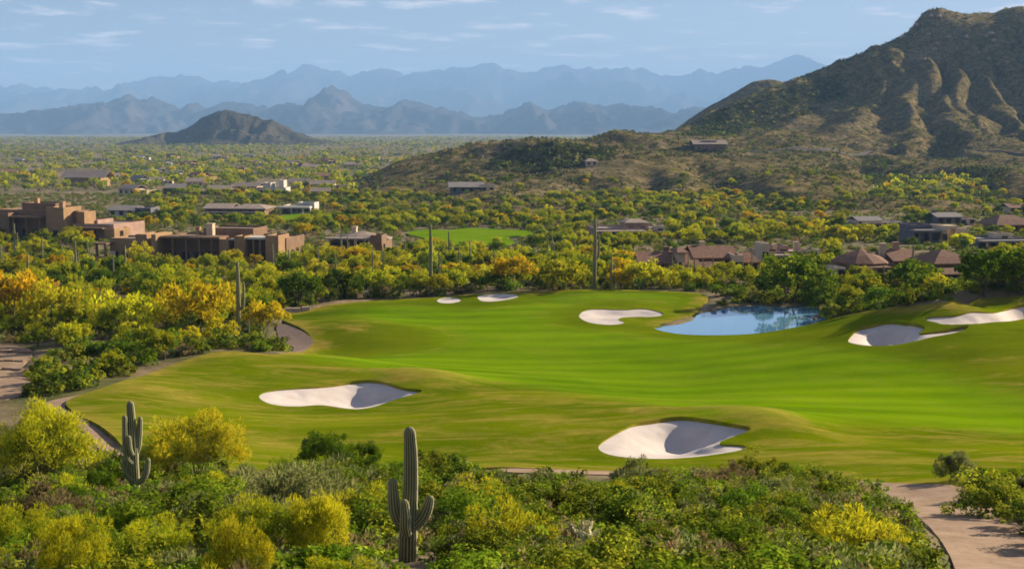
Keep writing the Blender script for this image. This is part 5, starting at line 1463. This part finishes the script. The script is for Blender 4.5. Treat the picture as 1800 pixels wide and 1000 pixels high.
# ------------------------------------------------------------------ low walls, steps, road cut
def wall_along(nm, pix, h, w, mat, label, cat='wall'):
    q = spline(pix, 6, False); P = hit(q[:, 0], q[:, 1]); z = gz(P[:, 0], P[:, 1])
    T = unit(np.gradient(P, axis=0)); N = np.c_[-T[:, 1], T[:, 0]]
    root = bpy.data.objects.new(nm, None); COL.objects.link(root); root.location = (P[0, 0], P[0, 1], z[0]); org = np.array([P[0, 0], P[0, 1], z[0]])
    tag(root, label, cat)
    L = np.r_[0, np.cumsum(np.linalg.norm(np.diff(P, axis=0), axis=1))]
    n = max(2, int(L[-1] / 1.1)); e = np.linspace(0, L[-1], n + 1)
    for a, b in zip(e, e[1:]):                                # one stone after another
        g = .03; t = np.array([a + g, b - g])
        px_, py_, zz = (np.interp(t, L, v) for v in (P[:, 0], P[:, 1], z)); nx, ny = np.interp(t, L, N[:, 0]), np.interp(t, L, N[:, 1])
        hh = h * random.uniform(.85, 1.12); ww = w * random.uniform(.9, 1.1)
        bot = [(px_[i] + s * nx[i] * ww / 2, py_[i] + s * ny[i] * ww / 2, zz[i] - .5) for i, s in ((0, -1), (1, -1), (1, 1), (0, 1))]
        bm = bmesh.new(); vb = [bm.verts.new(np.array(p) - org) for p in bot]; vt = [bm.verts.new(np.array(p) - org + np.array([0, 0, hh + .5])) for p in bot]
        bm.faces.new(vt); bm.faces.new(vb[::-1])
        for i in range(4): bm.faces.new((vb[i], vb[(i + 1) % 4], vt[(i + 1) % 4], vt[i]))
        bmesh.ops.recalc_face_normals(bm, faces=bm.faces)
        bmesh.ops.bevel(bm, geom=list(bm.edges), offset=.05, segments=1, affect='EDGES')
        me = bpy.data.meshes.new('stone'); bm.to_mesh(me); bm.free(); me.materials.append(mat); link('stone', me, root)
    return root
wall_along('stone_wall', [(472,553),(500,549),(545,545)], .55, .7, MT['kerb'], 'low pale stone wall at the far left corner of the fairway')
for i, (pix, lab) in enumerate([([(-20,668),(20,664),(56,668)], 'lowest pale stone step on the dirt slope at the left edge'), ([(-20,652),(15,649),(40,651)], 'second stone step from the bottom on the dirt slope at the left edge'),
                                ([(-20,637),(15,635),(44,636)], 'third stone step from the bottom on the dirt slope at the left edge'), ([(-20,622),(20,619),(52,622)], 'topmost stone step on the dirt slope at the left edge')]):
    wall_along('stone_step', pix, .22, .55, MT['path'], lab, 'step')
P_edge = spline([(1690,1010),(1668,972),(1643,937),(1613,907),(1573,881),(1527,865)], 6, False)
wall_along('path_kerb', [tuple(p) for p in P_edge[::3]], .04, .12, MT['path'], 'pale stone kerb along the left side of the cart path', 'kerb')
# the road cut across the foot of the mountain
q = spline([(1195,262),(1300,266),(1420,268),(1560,270),(1700,271),(1820,273)], 8, False); P = hit(q[:, 0], q[:, 1], top_z)
P[:, 1] = np.convolve(np.pad(P[:, 1], 6, 'edge'), np.ones(13) / 13, 'valid'); P[:, 0] = ray(q[:, 0], q[:, 1])[0] * P[:, 1]
z = top_z(P[:, 0], P[:, 1]); V = []
for (x, y), zz in zip(P, z): V += [(x, y - 2.5, zz + .8), (x, y + 2.5, zz + 1.0), (x, y - 4.5, zz - 4), (x, y + 4.5, zz - 2)]
i = np.arange(len(P) - 1) * 4
F = np.concatenate([np.stack([i + a, i + 4 + a, i + 4 + b, i + b], 1) for a, b in ((2, 0), (0, 1), (1, 3))])
link('road', mesh_np('road', V, F, [plain('road_cut', (.10, .085, .07))]), kind='structure')

# ------------------------------------------------------------------ labels: what sets each one apart
from collections import defaultdict
ORD = ['leftmost', 'second from the left', 'third from the left', 'fourth from the left', 'fifth from the left', 'sixth from the left', 'seventh from the left', 'eighth from the left', 'ninth from the left', 'tenth from the left', 'eleventh from the left', 'twelfth from the left', 'thirteenth from the left', 'fourteenth from the left', 'fifteenth from the left', 'sixteenth from the left']
buck = defaultdict(list)
for o, d, zn, px, lab in PLACED:
    if lab: o['label'] = lab
    else: buck[(d, zn)].append((px, o))
for (d, zn), L in buck.items():
    L.sort(key=lambda t: t[0]); n = len(L)
    big = None
    if n > 12: big = np.median([o.scale[2] for _, o in L])
    halves = [('', L)] if n <= 12 else [('taller ', [t for t in L if t[1].scale[2] >= big]), ('lower ', [t for t in L if t[1].scale[2] < big])]
    if d.endswith('boulder') and n > 12: halves = [('larger ', halves[0][1]), ('smaller ', halves[1][1])]
    for pre, sub in halves:
        m_ = len(sub)
        for i, (px, o) in enumerate(sub):
            if m_ == 1 and not pre: o['label'] = f'{d} {zn}'
            elif m_ <= 16: o['label'] = f'{pre}{d} {zn}, ' + ('rightmost' if i == m_ - 1 and m_ > 1 else ORD[i])
            else: o['label'] = f'{pre}{d} {zn}'; 
            w_ = o['label'].split()
            if len(w_) > 16: o['label'] = ' '.join(w_[:16])
